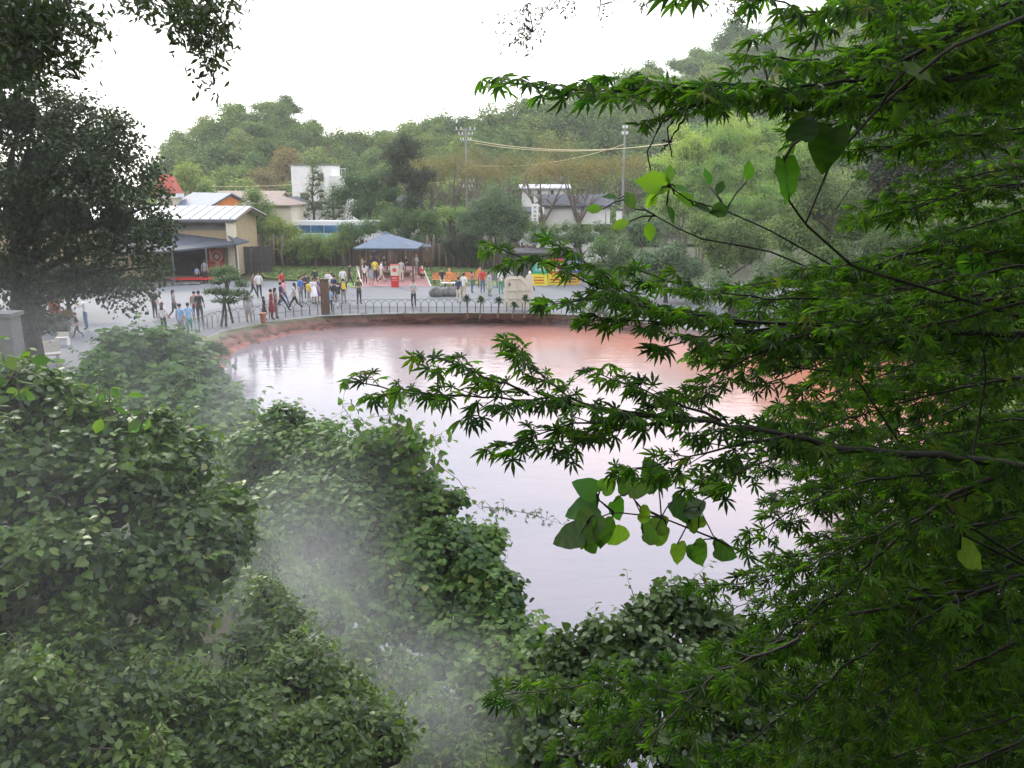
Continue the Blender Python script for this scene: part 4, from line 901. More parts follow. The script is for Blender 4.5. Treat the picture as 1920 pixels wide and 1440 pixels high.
# cream board standing by the hoop fence (seen from behind)
cbd = empty('photo_board', tuple(G(972, 581, 0)), R(2), 'big cream shaped board on legs behind the hoop fence', 'board'); k = px2m(1, 47.5)
pts = [(-27, 34), (-27, 60), (-20, 64), (5, 66), (13, 60), (26, 36), (26, 6), (-27, 6)]
MB().poly([(x * k, 0, z * k) for x, z in pts], .06, (0, 1, 0)).build('panel', M['creamboard'], cbd)
m_ = MB(); m_.tube([(x * k, -.05, z * k) for x, z in [(-22, 36), (-22, 57), (-16, 60), (3, 61), (22, 38), (-22, 38)]], .03, 4); m_.box((-2 * k, -.06, 31 * k), (.045, .03, 31 * k)); m_.build('batten', M['stone_pale'], cbd)
MB().poly([(-17 * k + math.cos(6.283 * a / 10) * .07, -.03, 50 * k + math.sin(6.283 * a / 10) * .11) for a in range(10)], .02, (0, 1, 0)).build('face_hole', M['rock'], cbd)
for x in (-26, 24): MB().box((x * k, -.06, 10 * k), (.04, .04, 10 * k)).build('leg', M['creamboard'], cbd)
MB().poly([(12 * k, .08, 40 * k), (28 * k, .08, 40 * k), (28 * k, .08, 66 * k), (22 * k, .08, 72 * k), (14 * k, .08, 64 * k)], .04, (0, 1, 0)).build('cut_out', M['creamboard'], cbd)
# brown post sign by the fence
sgp = empty('wooden_sign_post', tuple(G(611, 589, 0)), R(6), 'thick dark brown wooden sign post by the hoop fence', 'sign post'); MB().box((0, 0, 1.0), (.24, .12, 1.0)).build('post', M['wood'], sgp); MB().box((0, 0, 2.03), (.28, .16, .03)).build('cap', M['wood'], sgp)
pt = G(494, 605, 0); t = empty('clay_pot', tuple(pt), 0, 'reddish brown clay pot standing on the bank by the fence', 'pot')
MB().tube([(0, 0, 0), (0, 0, .05), (0, 0, .42), (0, 0, .5)], [.13, .15, .17, .2], 12).build('body', M['terra'], t); MB().tube([(0, 0, .5), (0, 0, .54)], [.21, .21], 12).build('rim', M['terra'], t)
t = empty('small_sign', tuple(G(352, 652, 0)), R(5), 'small white notice board standing near the left shore', 'notice board'); MB().box((0, 0, .42), (.13, .02, .32)).build('board', M['white'], t); MB().box((0, .03, .2), (.02, .02, .2)).build('post', M['wood'], t)
m_ = MB(); m_.box((0, -.025, .45), (.012, .005, .22)); m_.box((.05, -.025, .45), (.012, .005, .18)); m_.build('characters', M['iron'], t)
# hoop fence: every hoop a part
fpx = [(322, 668), (335, 648), (352, 634), (372, 624), (400, 614), (440, 606), (500, 598), (560, 593), (611, 589.5), (700, 586.5), (820, 585.5), (950, 585.5), (1060, 587), (1130, 592), (1200, 600), (1300, 615), (1400, 628)]
FP = [G(u, v, 0) for u, v in fpx]; Ltot = sum((b - a).length for a, b in zip(FP, FP[1:])); sp_m = .45; nf = int(Ltot / sp_m); FPs = resample(FP, nf)
hf = empty('hoop_fence', tuple(FPs[nf // 2]), 0, 'low fence of overlapping iron hoops round the pond', 'fence'); w2 = sp_m; hh = .80
pts = [(-w2, 0, 0), (-w2, 0, hh - w2 * .75)] + [(-w2 * math.cos(math.pi * i / 10), 0, hh - w2 * .75 + math.sin(math.pi * i / 10) * w2 * .75) for i in range(1, 10)] + [(w2, 0, hh - w2 * .75), (w2, 0, 0)]
hoop_me = MB().tube(pts, .014, 4).mesh('hoop', M['iron'])
for i in range(1, nf - 1):
    d_ = FPs[i + 1] - FPs[i - 1]; o = ob('hoop', hoop_me, hf, FPs[i] - FPs[nf // 2]); o.rotation_euler.z = math.atan2(d_.y, d_.x) + .02; o.location.z += .0
m_ = MB(); m_.tube([p - FPs[nf // 2] + Vector((0, .015, .30)) for p in FPs], .008, 4); m_.build('rail', M['iron'], hf)
# cycads on the bank
FR = []
def cycad(u, v, d_up, label, s=1.0):
    p = G(u, v, -.12); t = empty('cycad', tuple(p), random.uniform(0, 6), label, 'cycad'); h = d_up; lean = random.uniform(-.12, .12)
    MB().tube([(0, 0, -.1), (lean * .6, 0, h * .5), (lean, 0, h)], [.05, .035, .045], 7).build('trunk', M['bark_pale'], t); m_ = MB(); q = random.Random(int(u))
    for k_ in range(90):
        a = q.uniform(0, 6.28); e = q.uniform(-.35, 1.35); L_ = .36 * s * q.uniform(.8, 1.15); dx = Vector((math.cos(a) * math.cos(e), math.sin(a) * math.cos(e), math.sin(e))); b = Vector((lean, 0, h)); sd_ = dx.cross(Vector((0, 0, 1))).normalized() * .05
        n = len(m_.V); m1_ = b + dx * L_ * .6; tip = b + dx * L_ + Vector((0, 0, -.06)); m_.V += [tuple(b + sd_ * .5), tuple(b - sd_ * .5), tuple(m1_ - sd_), tuple(tip), tuple(m1_ + sd_)]; m_.F += [(n, n + 1, n + 2, n + 4), (n + 4, n + 2, n + 3)]
    m_.build('fronds', M['bluegreen'], t)
for i, (u, v, h, lb) in enumerate([(877, 592, .95, 'spiky small palm, first from the left of the row on the bank'), (899, 594, .95, 'spiky small palm, second from the left on the bank'), (933, 592, .85, 'spiky small palm leaning just left of the cream board'), (960, 593, .62, 'shortest spiky palm in front of the cream board'), (983, 593, 1.0, 'spiky palm in front of the right leg of the cream board'), (1075, 600, .5, 'low spiky palm right of the photo panels')]): cycad(u, v, h, lb, 1.0)
spec('grey-green spiky shrub on the bank right of the palms', 46, [(1085, 575, 12), (1110, 582, 14), (1135, 588, 12), (1160, 592, 10)], 'bluegreen', leaf=.16, n_cl=90, T=LEAF_LANCE, name='bush', cat='bush')
# bonsai-like pines on the bank
def bonsai(u0, vfoot, d, pads, label, stems, z0=0.0):
    foot = Vector((W(u0, vfoot, d).x, d, z0)); t = empty('pine_tree', foot, 0, label, 'pine tree'); m_ = MB(); lb = []
    for (u, v, r, dj) in pads: p = W(u, v, d + dj) - foot; rr = px2m(r, d); lb.append((p.x, p.y, p.z, rr, rr * .5))
    for st_ in stems: m_.tube([W(u, v, d) - foot for u, v in st_], [.07, .06, .05, .03][:len(st_)], 6)
    for l in lb: q = Vector(l[:3]); b = W(*stems[0][-1], d) - foot; m_.tube([b, b.lerp(q, .6) + Vector((0, 0, -.06)), q], [.035, .03, .012], 5)
    m_.build('trunk', M['bark'], t); P1, D1 = lobe_points(lb, 420, 12, .055, -.2)
    ob('crown', join_tri('crown', leaves_mesh('crown', [leaf_groups(P1, D1, LEAF_LANCE, .11, .7, 1.0, -.2)], M['pine']), core_mb(lb, .5, 1), M['core']), t); return t
bonsai(425, 610, 43, [(410, 530, 17, 0), (432, 522, 18, .3), (455, 535, 15, 0), (398, 548, 14, -.2), (420, 550, 20, .2), (446, 552, 18, -.2), (460, 560, 12, 0), (430, 566, 16, 0), (405, 565, 10, 0)], 'cloud-pruned pine with several stems growing on the bank', [[(424, 612), (424, 590), (421, 565)], [(437, 606), (432, 585), (425, 560)], [(415, 612), (418, 590), (420, 560)]])
bonsai(398, 672, 33.5, [(398, 650, 11, 0), (408, 653, 8, .1), (418, 660, 8, 0), (390, 655, 8, 0), (402, 662, 7, 0)], 'tiny dark pine leaning over the water at the left shore', [[(392, 680), (394, 668), (400, 658)]], -.2)
spec('rounded clipped shrub in front of the shop wall', 58, [(408, 513, 14), (425, 510, 13), (440, 514, 11), (420, 520, 14)], 'tree_green', leaf=.09, n_cl=160, name='bush', cat='bush')
# rock garden at the left with layered pads, white benches, concrete pillar
for i, (u, v, r, lb) in enumerate([(65, 588, 24, 'broad flat clipped shrub beside the sign stand'), (100, 598, 22, 'flat clipped shrub right of the broad one'), (125, 588, 14, 'brownish clipped shrub nearest the man in white'), (75, 612, 26, 'low dark clipped shrub pad above the pale bench'), (112, 618, 22, 'low green shrub pad beside the small pale seat')]):
    d_ = G(u, v + 12, 0).y; spec(lb, d_, [(u, v, r * .55), (u - r * .5, v + 2, r * .4), (u + r * .5, v + 2, r * .4)], 'tree_dark' if i != 2 else 'tree_brown', leaf=.08, n_cl=120, name='clipped_shrub', cat='shrub')
for i in range(7):
    u = random.uniform(40, 140); v = random.uniform(600, 645); p = G(u, v, 0); r = random.uniform(.15, .38)
    tag(MB().ico((0, 0, r * .3), r, 2, (1.3, 1, .7), .12).build('boulder', M['rock'] if i % 2 else M['stone_pale'], None, p), 'weathered boulder among the clipped shrubs of the rock garden', 'boulder', 'boulders of the rock garden')
t = empty('pale_bench', tuple(G(85, 683, 0)), R(28), 'pale stone bench with high back at the left edge of the plaza', 'bench')
MB().box((0, 0, .42), (.62, .25, .035)).build('seat', M['stone_pale'], t); m_ = MB(); m_.poly([(-.62, .27, .46), (.62, .27, .46), (.62, .42, .92), (-.62, .42, .92)], .05, (0, 1, 0)); m_.build('backrest', M['stone_pale'], t)
for x in (-.5, .5): MB().box((x, 0, .19), (.05, .22, .19)).build('leg', M['stone_pale'], t)
t = empty('garden_stool', tuple(G(118, 648, 0)), R(10), 'small white seat under the clipped shrub', 'seat'); MB().box((0, 0, .38), (.26, .2, .03)).build('seat', M['stone_pale'], t); MB().box((0, .2, .52), (.26, .02, .10)).build('backrest', M['stone_pale'], t)
for x in (-.25, .25): MB().box((x, 0, .17), (.03, .18, .17)).build('leg', M['white'], t)
cpx = W(12, 600, 24).x; t = empty('concrete_pillar', (cpx, 24, 0), R(3), 'weathered grey concrete pillar at the left edge', 'pillar')
zt = W(12, 592, 24).z; MB().box((0, 0, zt / 2 - .2), (.26, .3, zt / 2 + .2)).build('shaft', M['concrete'], t); MB().box((0, 0, zt + .05), (.35, .35, .06)).build('cap', M['concrete'], t)
# stone edging of the planting strip on the far left
m_ = MB(); m_.tube([G(105, 560, .08), G(180, 549, .08), G(260, 541, .08), G(330, 533, .08), G(375, 532, .08)], .13, 5); tag(m_.build('kerb', M['rock']), 'stone kerb of the planting strip beside the shop', kind='structure')
# ================================================================ PEOPLE
def skin_mesh(name, V, E, Rd, root=0, sub=1):
    me = bpy.data.meshes.new(name); me.from_pydata(V, E, []); o = bpy.data.objects.new(name, me); COL.objects.link(o)
    md = o.modifiers.new('s', 'SKIN'); md.use_smooth_shade = True
    for i, sv in enumerate(me.skin_vertices[0].data):
        r = Rd[i]; sv.radius = r if hasattr(r, '__len__') else (r, r); sv.use_root = (i == root)
    s2 = o.modifiers.new('u', 'SUBSURF'); s2.levels = sub; s2.render_levels = sub
    dg = bpy.context.evaluated_depsgraph_get(); out = bpy.data.meshes.new_from_object(o.evaluated_get(dg)); out.name = name
    bpy.data.objects.remove(o); bpy.data.meshes.remove(me); return out
def person_mesh(pose):
    """1.65 m figure facing -Y; returns mesh with slots 0 skin 1 top 2 bottom 3 shoe"""
    hip = 0.86; sh = 1.36; V, E, Rd, lab = [], [], [], []
    def add(p, r, par=None, l=1):
        V.append(tuple(p)); Rd.append(r); lab.append(l)
        if par is not None: E.append((par, len(V) - 1))
        return len(V) - 1
    lean = {'walk': .03, 'photo': -.02, 'bow': .18}.get(pose, 0)
    drop = 0.0
    if pose == 'sit': drop = hip - .52
    if pose == 'crouch': drop = hip - .34
    z = lambda q: q - drop
    pel = add((0, 0, z(hip)), (.135, .105), None, 2)
    wai = add((0, -lean * .3, z(1.04)), (.125, .095), pel, 1); che = add((0, -lean * .7, z(1.24)), (.155, .11), wai, 1); nb_ = add((0, -lean, z(1.39)), (.10, .08), che, 1)
    nk = add((0, -lean - .005, z(1.455)), .05, nb_, 0); hd = add((0, -lean - .02, z(1.545)), (.078, .09), nk, 0); ht = add((0, -lean - .012, z(1.615)), (.062, .072), hd, 0)
    ns_ = add((0, -lean - .105, z(1.53)), (.016, .02), hd, 0)
    # legs
    for s in (-1, 1):
        x = s * .085
        if pose in ('stand', 'photo', 'bow', 'hip'): kn, an, to = (x * 1.15, -.01, .46), (x * 1.25, .02, .09), (x * 1.5, -.11, .035)
        elif pose == 'walk': kn, an, to = ((x, -.16, .48), (x, -.26, .10), (x, -.39, .06)) if s > 0 else ((x, .05, .46), (x, .32, .17), (x, .24, .05))
        elif pose == 'stride': kn, an, to = ((x, -.22, .50), (x, -.40, .12), (x, -.53, .08)) if s > 0 else ((x, .14, .46), (x, .46, .20), (x, .38, .06))
        elif pose == 'sit': kn, an, to = (x * 1.3, -.42, .50), (x * 1.4, -.45, .10), (x * 1.5, -.58, .04)
        else: kn, an, to = (x * 1.8, -.36, .42), (x * 1.5, -.10, .09), (x * 1.7, -.24, .035)
        a = add((x, 0, z(hip) - .05), .088, pel, 2); k_ = add(kn, .058, a, 2); an_ = add(an, .040, k_, 2); add(to, (.042, .032), an_, 3)
    for s in (-1, 1):
        S_ = add((s * .165, -lean, z(sh)), .058, nb_, 1)
        if pose in ('stand', 'bow', 'sit0'): el, wr, ha = (s * .225, 0, z(1.09)), (s * .235, -.06, z(.86)), (s * .235, -.09, z(.77))
        elif pose in ('walk', 'stride'): el, wr, ha = (s * .22, s * .12, z(1.10)), (s * .215, s * .10 - .13, z(.90)), (s * .21, s * .08 - .19, z(.84))
        elif pose == 'photo': el, wr, ha = (s * .21, -.16, z(1.16)), (s * .10, -.34, z(1.30)), (s * .06, -.39, z(1.36))
        elif pose == 'hip': el, wr, ha = ((s * .23, -.02, z(1.10)), (s * .08, -.22, z(1.08)), (s * .02, -.26, z(1.10)))
        elif pose in ('sit', 'crouch'): el, wr, ha = (s * .22, -.10, z(1.12)), (s * .12, -.30, z(1.02)), (s * .07, -.36, z(1.00))
        e_ = add(el, .044, S_, 1); w_ = add(wr, .030, e_, 0); add(ha, (.036, .022), w_, 0)
    me = skin_mesh('person', V, E, Rd)
    for k_ in ('a', 'b', 'c', 'd'): me.materials.append(M['white'])
    A = np.array([V[a] for a, b in E]); B = np.array([V[b] for a, b in E]); lb = [lab[b] for a, b in E]
    for p in me.polygons:
        c = np.array(p.center); ab = B - A; t = np.clip(((c - A) * ab).sum(1) / (ab ** 2).sum(1), 0, 1); d = np.linalg.norm(c - A - ab * t[:, None], axis=1); p.material_index = lb[int(d.argmin())]
    return me, (0, -lean - .012, z(1.60))
POSE = {p: person_mesh(p) for p in ('stand', 'walk', 'stride', 'photo', 'hip', 'bow', 'sit', 'crouch')}
def hair_mesh(long):
    m_ = MB(); m_.ico((0, .018, -.005), .098, 2, (.92, 1.0, 1.0)); m_.V = [(x, max(y, -.055) if z < .03 else y, z) for x, y, z in m_.V]
    if long: m_.box((0, .075, -.16), (.085, .035, .17), taper=.9)
    return m_.mesh('hair', M['white'], True)
HAIR = {0: hair_mesh(False), 1: hair_mesh(True)}
def skirt_mesh(z0, z1, r0, r1):
    n = 12; V = [(math.cos(6.283 * i / n) * r0, math.sin(6.283 * i / n) * r0 * .8, z0) for i in range(n)] + [(math.cos(6.283 * i / n) * r1 * (1 + .05 * (i % 2)), math.sin(6.283 * i / n) * r1 * .85, z1) for i in range(n)]
    return mesh('skirt', V, [(i, (i + 1) % n, n + (i + 1) % n, n + i)[::-1] for i in range(n)] + [tuple(range(n))], M['white'], True)
SK = {'skirt': skirt_mesh(1.02, .45, .14, .25), 'dress': skirt_mesh(1.12, .50, .14, .24), 'coat': skirt_mesh(1.15, .42, .15, .22), 'shorts': None}
PACK = MB().box((0, .17, 1.20), (.13, .075, .2), taper=.8).mesh('backpack', M['white'])
BAG = MB().box((.27, .02, .80), (.05, .13, .13)).mesh('bag', M['white'])
cmats = {}
CL = dict(skin=(.50, .31, .22), black=(.02, .02, .022), hair=(.025, .018, .014), brown_hair=(.10, .05, .03), white=(.75, .74, .74), grey=(.26, .26, .27), lgrey=(.45, .45, .46), navy=(.03, .045, .10), jeans=(.09, .14, .24), blue=(.08, .20, .48), lblue=(.30, .48, .70), red=(.55, .04, .05), maroon=(.20, .035, .04), pink=(.70, .30, .42), yellow=(.80, .60, .06), beige=(.55, .45, .33), cream=(.66, .58, .46), brown=(.16, .11, .07), green=(.03, .30, .15), sage=(.28, .32, .22), teal=(.05, .38, .34), orange=(.75, .28, .07), purple=(.13, .05, .18), dark=(.045, .045, .055), olive=(.12, .11, .06), grbrown=(.22, .17, .15))
def cm(n):
    if n not in cmats: cmats[n] = mat('cloth_' + n, CL[n], .8, .12, 9)
    return cmats[n]
NP = 0
def person(u, v, label, pose='stand', top='white', bot='dark', rz=0, h=1.65, hair=0, hc='hair', shoe='black', extra=None, ec=None, pack=None, z=0.0, legskin=False, bag=None, acts=None):
    p = G(u, v, z); me, hp = POSE[pose]; o = ob('person', me, None, p); o.rotation_euler.z = R(rz); s = h / 1.65; o.scale = (s, s, s)
    for i, mn in enumerate(('skin', top, 'skin' if legskin else bot, shoe)): o.material_slots[i].link = 'OBJECT'; o.material_slots[i].material = cm(mn)
    tag(o, label, 'person'); hr = ob('hair', HAIR[hair], o, hp); hr.material_slots[0].link = 'OBJECT'; hr.material_slots[0].material = cm(hc)
    if extra: e = ob(extra, SK[extra], o); e.material_slots[0].link = 'OBJECT'; e.material_slots[0].material = cm(ec or bot)
    for kind, c_, me_ in (('backpack', pack, PACK), ('bag', bag, BAG)):
        if c_:
            b = ob(kind, me_, None, p); b.rotation_euler.z = R(rz); b.scale = (s, s, s); b.material_slots[0].link = 'OBJECT'; b.material_slots[0].material = cm(c_)
            tag(b, kind + ' carried by the ' + label, kind); 
            if len(b['label'].split()) > 16: b['label'] = ' '.join(b['label'].split()[:16])
    return o
# left of the plaza
person(163, 618, 'man in white t-shirt and jeans taking a picture, far left', 'photo', 'white', 'jeans', -80, 1.72)
person(147, 634, 'child in dark vest walking in front of the man in white', 'walk', 'dark', 'dark', -60, 1.25)
person(292, 597, 'person in dark trousers half hidden by hanging tree leaves', 'stand', 'dark', 'dark', 160, 1.65)
person(328, 598, 'woman in grey top and black trousers walking with a shoulder bag', 'walk', 'grey', 'black', 100, 1.62, 1, bag='grey')
person(309, 626, 'woman with long brown hair in white top, back turned', 'stand', 'white', 'dark', 170, 1.60, 1, 'brown_hair')
person(342, 634, 'man in pale blue shirt and grey trousers seen from behind', 'stand', 'lblue', 'grey', 165, 1.70)
person(357, 629, 'black-haired person in blue top and teal trousers', 'stand', 'lblue', 'teal', -150, 1.64)
person(368, 601, 'person in red top with a grey pack beside the man in black', 'stand', 'red', 'dark', 185, 1.62, pack='grey')
person(377, 606, 'tall man in black clothes standing with his back turned', 'stand', 'black', 'black', 175, 1.75)
person(371, 530, 'child in light blue top at the shop entrance', 'stand', 'lblue', 'black', 180, 1.2, z=0)
person(386, 531, 'adult in grey and black at the shop entrance', 'stand', 'grey', 'black', 180, 1.7)
person(468, 604, 'woman in grey dress leaning beside the cloud-pruned pine', 'bow', 'grey', 'grey', 190, 1.6, 0, extra='dress', ec='grey', legskin=True)
person(487, 559, 'man in pale pink shirt and dark trousers strolling', 'stand', 'white', 'dark', 20, 1.72)
person(475, 557, 'woman in brown top next to the man in pale pink shirt', 'walk', 'grbrown', 'dark', 110, 1.6, 1)
person(530, 553, 'woman with long black hair in a red top', 'stand', 'red', 'red', 60, 1.62, 1, 'black')
person(497, 600, 'child in black coat with long hair near the clay pot', 'stand', 'black', 'black', 120, 1.3, 1, 'black', extra='coat', ec='black')
person(511, 599, 'woman in maroon coat beside the hoop fence', 'stand', 'maroon', 'maroon', 120, 1.68, 0, extra='coat', ec='maroon')
person(519, 597, 'person in grey-brown jacket right beside the maroon coat', 'hip', 'grbrown', 'grbrown', 100, 1.70, 1, 'black')
person(534, 575, 'person in bright pink top walking behind the group', 'walk', 'pink', 'jeans', 80, 1.66)
person(529, 584, 'man in white and navy striding in front of the pink top', 'stride', 'navy', 'navy', 80, 1.72)
person(554, 583, 'woman in light grey cardigan and black trousers striding left', 'stride', 'lgrey', 'black', -85, 1.66, 1, 'black', 'white')
person(565, 569, 'man in blue shirt and grey trousers looking right', 'stand', 'blue', 'grey', 60, 1.70)
person(580, 566, 'child in yellow t-shirt and grey trousers', 'stand', 'yellow', 'lgrey', 170, 1.32)
person(576, 560, 'person in dark grey clothes behind the yellow t-shirt', 'hip', 'dark', 'dark', 30, 1.66)
person(590, 570, 'woman in white flowered dress with dark hair', 'stand', 'white', 'cream', 40, 1.62, 1, extra='dress', ec='white', legskin=True)
person(595, 569, 'woman in purple with a red backpack', 'stand', 'purple', 'purple', 20, 1.58, 1, extra='dress', ec='purple', pack='red', legskin=True)
person(592, 548, 'man in dark top at the back of the group on the plaza', 'stand', 'dark', 'dark', 0, 1.68)
person(570, 556, 'boy in brown top between the blue shirt and the dark clothes', 'stand', 'brown', 'dark', 20, 1.45)
person(620, 586, 'boy in light blue t-shirt and navy trousers next to the post', 'stand', 'lblue', 'navy', 40, 1.42)
person(621, 562, 'man in white shirt bending behind the wooden post', 'bow', 'white', 'dark', 60, 1.72)
person(628, 566, 'man in navy top looking down beside the white shirt', 'hip', 'navy', 'dark', -30, 1.70)
person(636, 578, 'boy in dark jacket and grey trousers with yellow side', 'walk', 'dark', 'lgrey', 160, 1.55)
person(645, 570, 'person with a yellow backpack facing away', 'stand', 'dark', 'grey', 200, 1.58, pack='yellow')
person(644, 548, 'man in plain white t-shirt behind the yellow backpack', 'stand', 'white', 'grey', 20, 1.68)
person(617, 553, 'woman with brown hair in white, back row of the group', 'stand', 'white', 'grey', 0, 1.62, 1, 'brown_hair')
person(656, 539, 'man in dark grey clothes walking by the lawn', 'walk', 'dark', 'dark', 90, 1.72, shoe='white')
person(674, 571, 'man in olive shirt and dark trousers crossing the plaza alone', 'hip', 'olive', 'dark', 40, 1.70)
# pavilion
person(685, 533, 'woman in white top and black trousers before the pavilion', 'stand', 'white', 'black', 170, 1.60, 1, 'black', 'white')
person(696, 534, 'woman in grey dress with a pale shoulder bag', 'stand', 'grey', 'grey', 175, 1.58, 1, 'black', extra='dress', ec='grey', legskin=True, bag='cream')
person(704, 528, 'person in bright yellow jacket under the pavilion', 'stand', 'yellow', 'navy', 190, 1.72)
person(715, 529, 'woman in white patterned clothes beside the yellow jacket', 'walk', 'white', 'cream', 100, 1.62, 1, 'black')
person(681, 515, 'child in beige clothes pointing on the platform', 'photo', 'beige', 'beige', 90, 1.45, 0, 'brown_hair')
person(702, 505, 'tall person in navy standing on the pavilion platform', 'stand', 'navy', 'navy', 180, 1.75, z=.3)
person(753, 528, 'person in grey shirt and cream trousers beside the sign stand', 'stand', 'lgrey', 'cream', 185, 1.66)
person(781, 516, 'person in denim jacket and bright cap at the right pavilion post', 'hip', 'lgrey', 'grey', 60, 1.70, 0, 'orange')
person(789, 523, 'person in red jacket crouching by the right pavilion post', 'crouch', 'red', 'black', 60, 1.60)
person(721, 507, 'seated person in dark clothes under the middle of the pavilion', 'sit', 'dark', 'dark', 0, 1.6)
person(762, 507, 'seated person in black behind the sign stand', 'sit', 'black', 'black', -20, 1.6)
# right of the pavilion
person(776, 578, 'man in white t-shirt, grey vest and dark shorts holding a camera', 'hip', 'lgrey', 'dark', -10, 1.72, 0, 'brown_hair', 'grey')
person(829, 538, 'man in black t-shirt seated on the orange bench', 'sit', 'black', 'beige', 10, 1.70)
person(843, 538, 'person in orange robe seated on the orange bench', 'sit', 'orange', 'orange', -20, 1.66, 0, 'orange')
person(860, 568, 'man in navy top and cream trousers by the grey rock', 'stand', 'navy', 'cream', 150, 1.62)
person(870, 560, 'man in loose white shirt and beige trousers', 'stand', 'white', 'beige', 160, 1.66)
person(885, 549, 'child in plaid shirt and jeans facing right', 'hip', 'grbrown', 'jeans', 80, 1.45)
person(905, 549, 'woman in red top carrying a pale grey bag', 'stand', 'red', 'jeans', 20, 1.66, 1, 'black', bag='lgrey')
person(918, 556, 'woman with dark hair in grey top and long sage skirt', 'stand', 'lgrey', 'sage', 60, 1.66, 1, 'black', extra='skirt', ec='sage')
person(939, 551, 'woman in white blouse and green trousers beside the cream board', 'stand', 'white', 'green', 30, 1.68, 1)
person(957, 549, 'person in dark hat mostly behind the cream board', 'stand', 'lgrey', 'grey', 0, 1.62, 0, 'navy')
person(994, 547, 'woman in white blouse and black trousers right of the cream board', 'walk', 'white', 'black', -100, 1.64, 0)
person(900, 540, 'woman in orange-red top in front of the empty bench', 'stand', 'orange', 'maroon', 30, 1.58, 1, 'black')
# ================================================================ FOREGROUND PLANTS
def inframe(P, mg=0):
    """photo coordinates of world points (for choosing which leaves are large enough to be single parts)"""
    X, Y, Z = P[:, 0], P[:, 1], P[:, 2] - CZ
    dep = Y * cp - Z * sp_; up = Y * sp_ + Z * cp
    return 960 + F * X / dep, 720 - F * up / dep, dep
def leafy(thing, groups, matn, nsingle=300, part='leaf', foliage='foliage', score=None, nvar=5):
    """the leaves that show largest become parts of their own, the rest one joined part; positions local to the thing"""
    o_ = np.array(thing.location); allg = []
    G_ = [(T, P, Rm, S, rn) for T, P, Rm, S, rn in groups]
    sc = []
    for gi, (T, P, Rm, S, rn) in enumerate(G_):
        u, v, d = inframe(P + o_); s = S / d; s[(u < 5) | (u > 1915) | (v < 5) | (v > 1435)] = 0
        if score is not None: s = s * score(u, v, P + o_, Rm)
        sc.append(s)
    alls = np.concatenate(sc); thr = np.sort(alls)[-min(nsingle, len(alls))] if nsingle else 1e9
    rest = []; cnt = 0
    for (T, P, Rm, S, rn), s in zip(G_, sc):
        pick = (s >= thr) & (s > 0); vm = []
        if pick.any():
            for k_ in range(nvar):
                vm.append(leaves_mesh(part, [(T, np.zeros((1, 3)), np.eye(3)[None], np.ones(1), np.array([(k_ + .5) / nvar * .93]))], M[matn]))
            for i in np.nonzero(pick)[0]:
                if cnt >= nsingle: pick[i] = False; continue
                cnt += 1
                o = bpy.data.objects.new(part, vm[int(rn[i] * nvar) % nvar]); COL.objects.link(o); o.parent = thing
                m = np.eye(4); m[:3, :3] = Rm[i] * S[i]; m[:3, 3] = P[i]; o.matrix_local = Matrix(m.tolist())
        k = ~pick; rest.append((T, P[k], Rm[k], S[k], rn[k]))
    if sum(len(r[1]) for r in rest) == 0: return None
    o = ob(foliage, leaves_mesh(foliage, rest, M[matn]), thing); o['kind'] = 'stuff'; return o
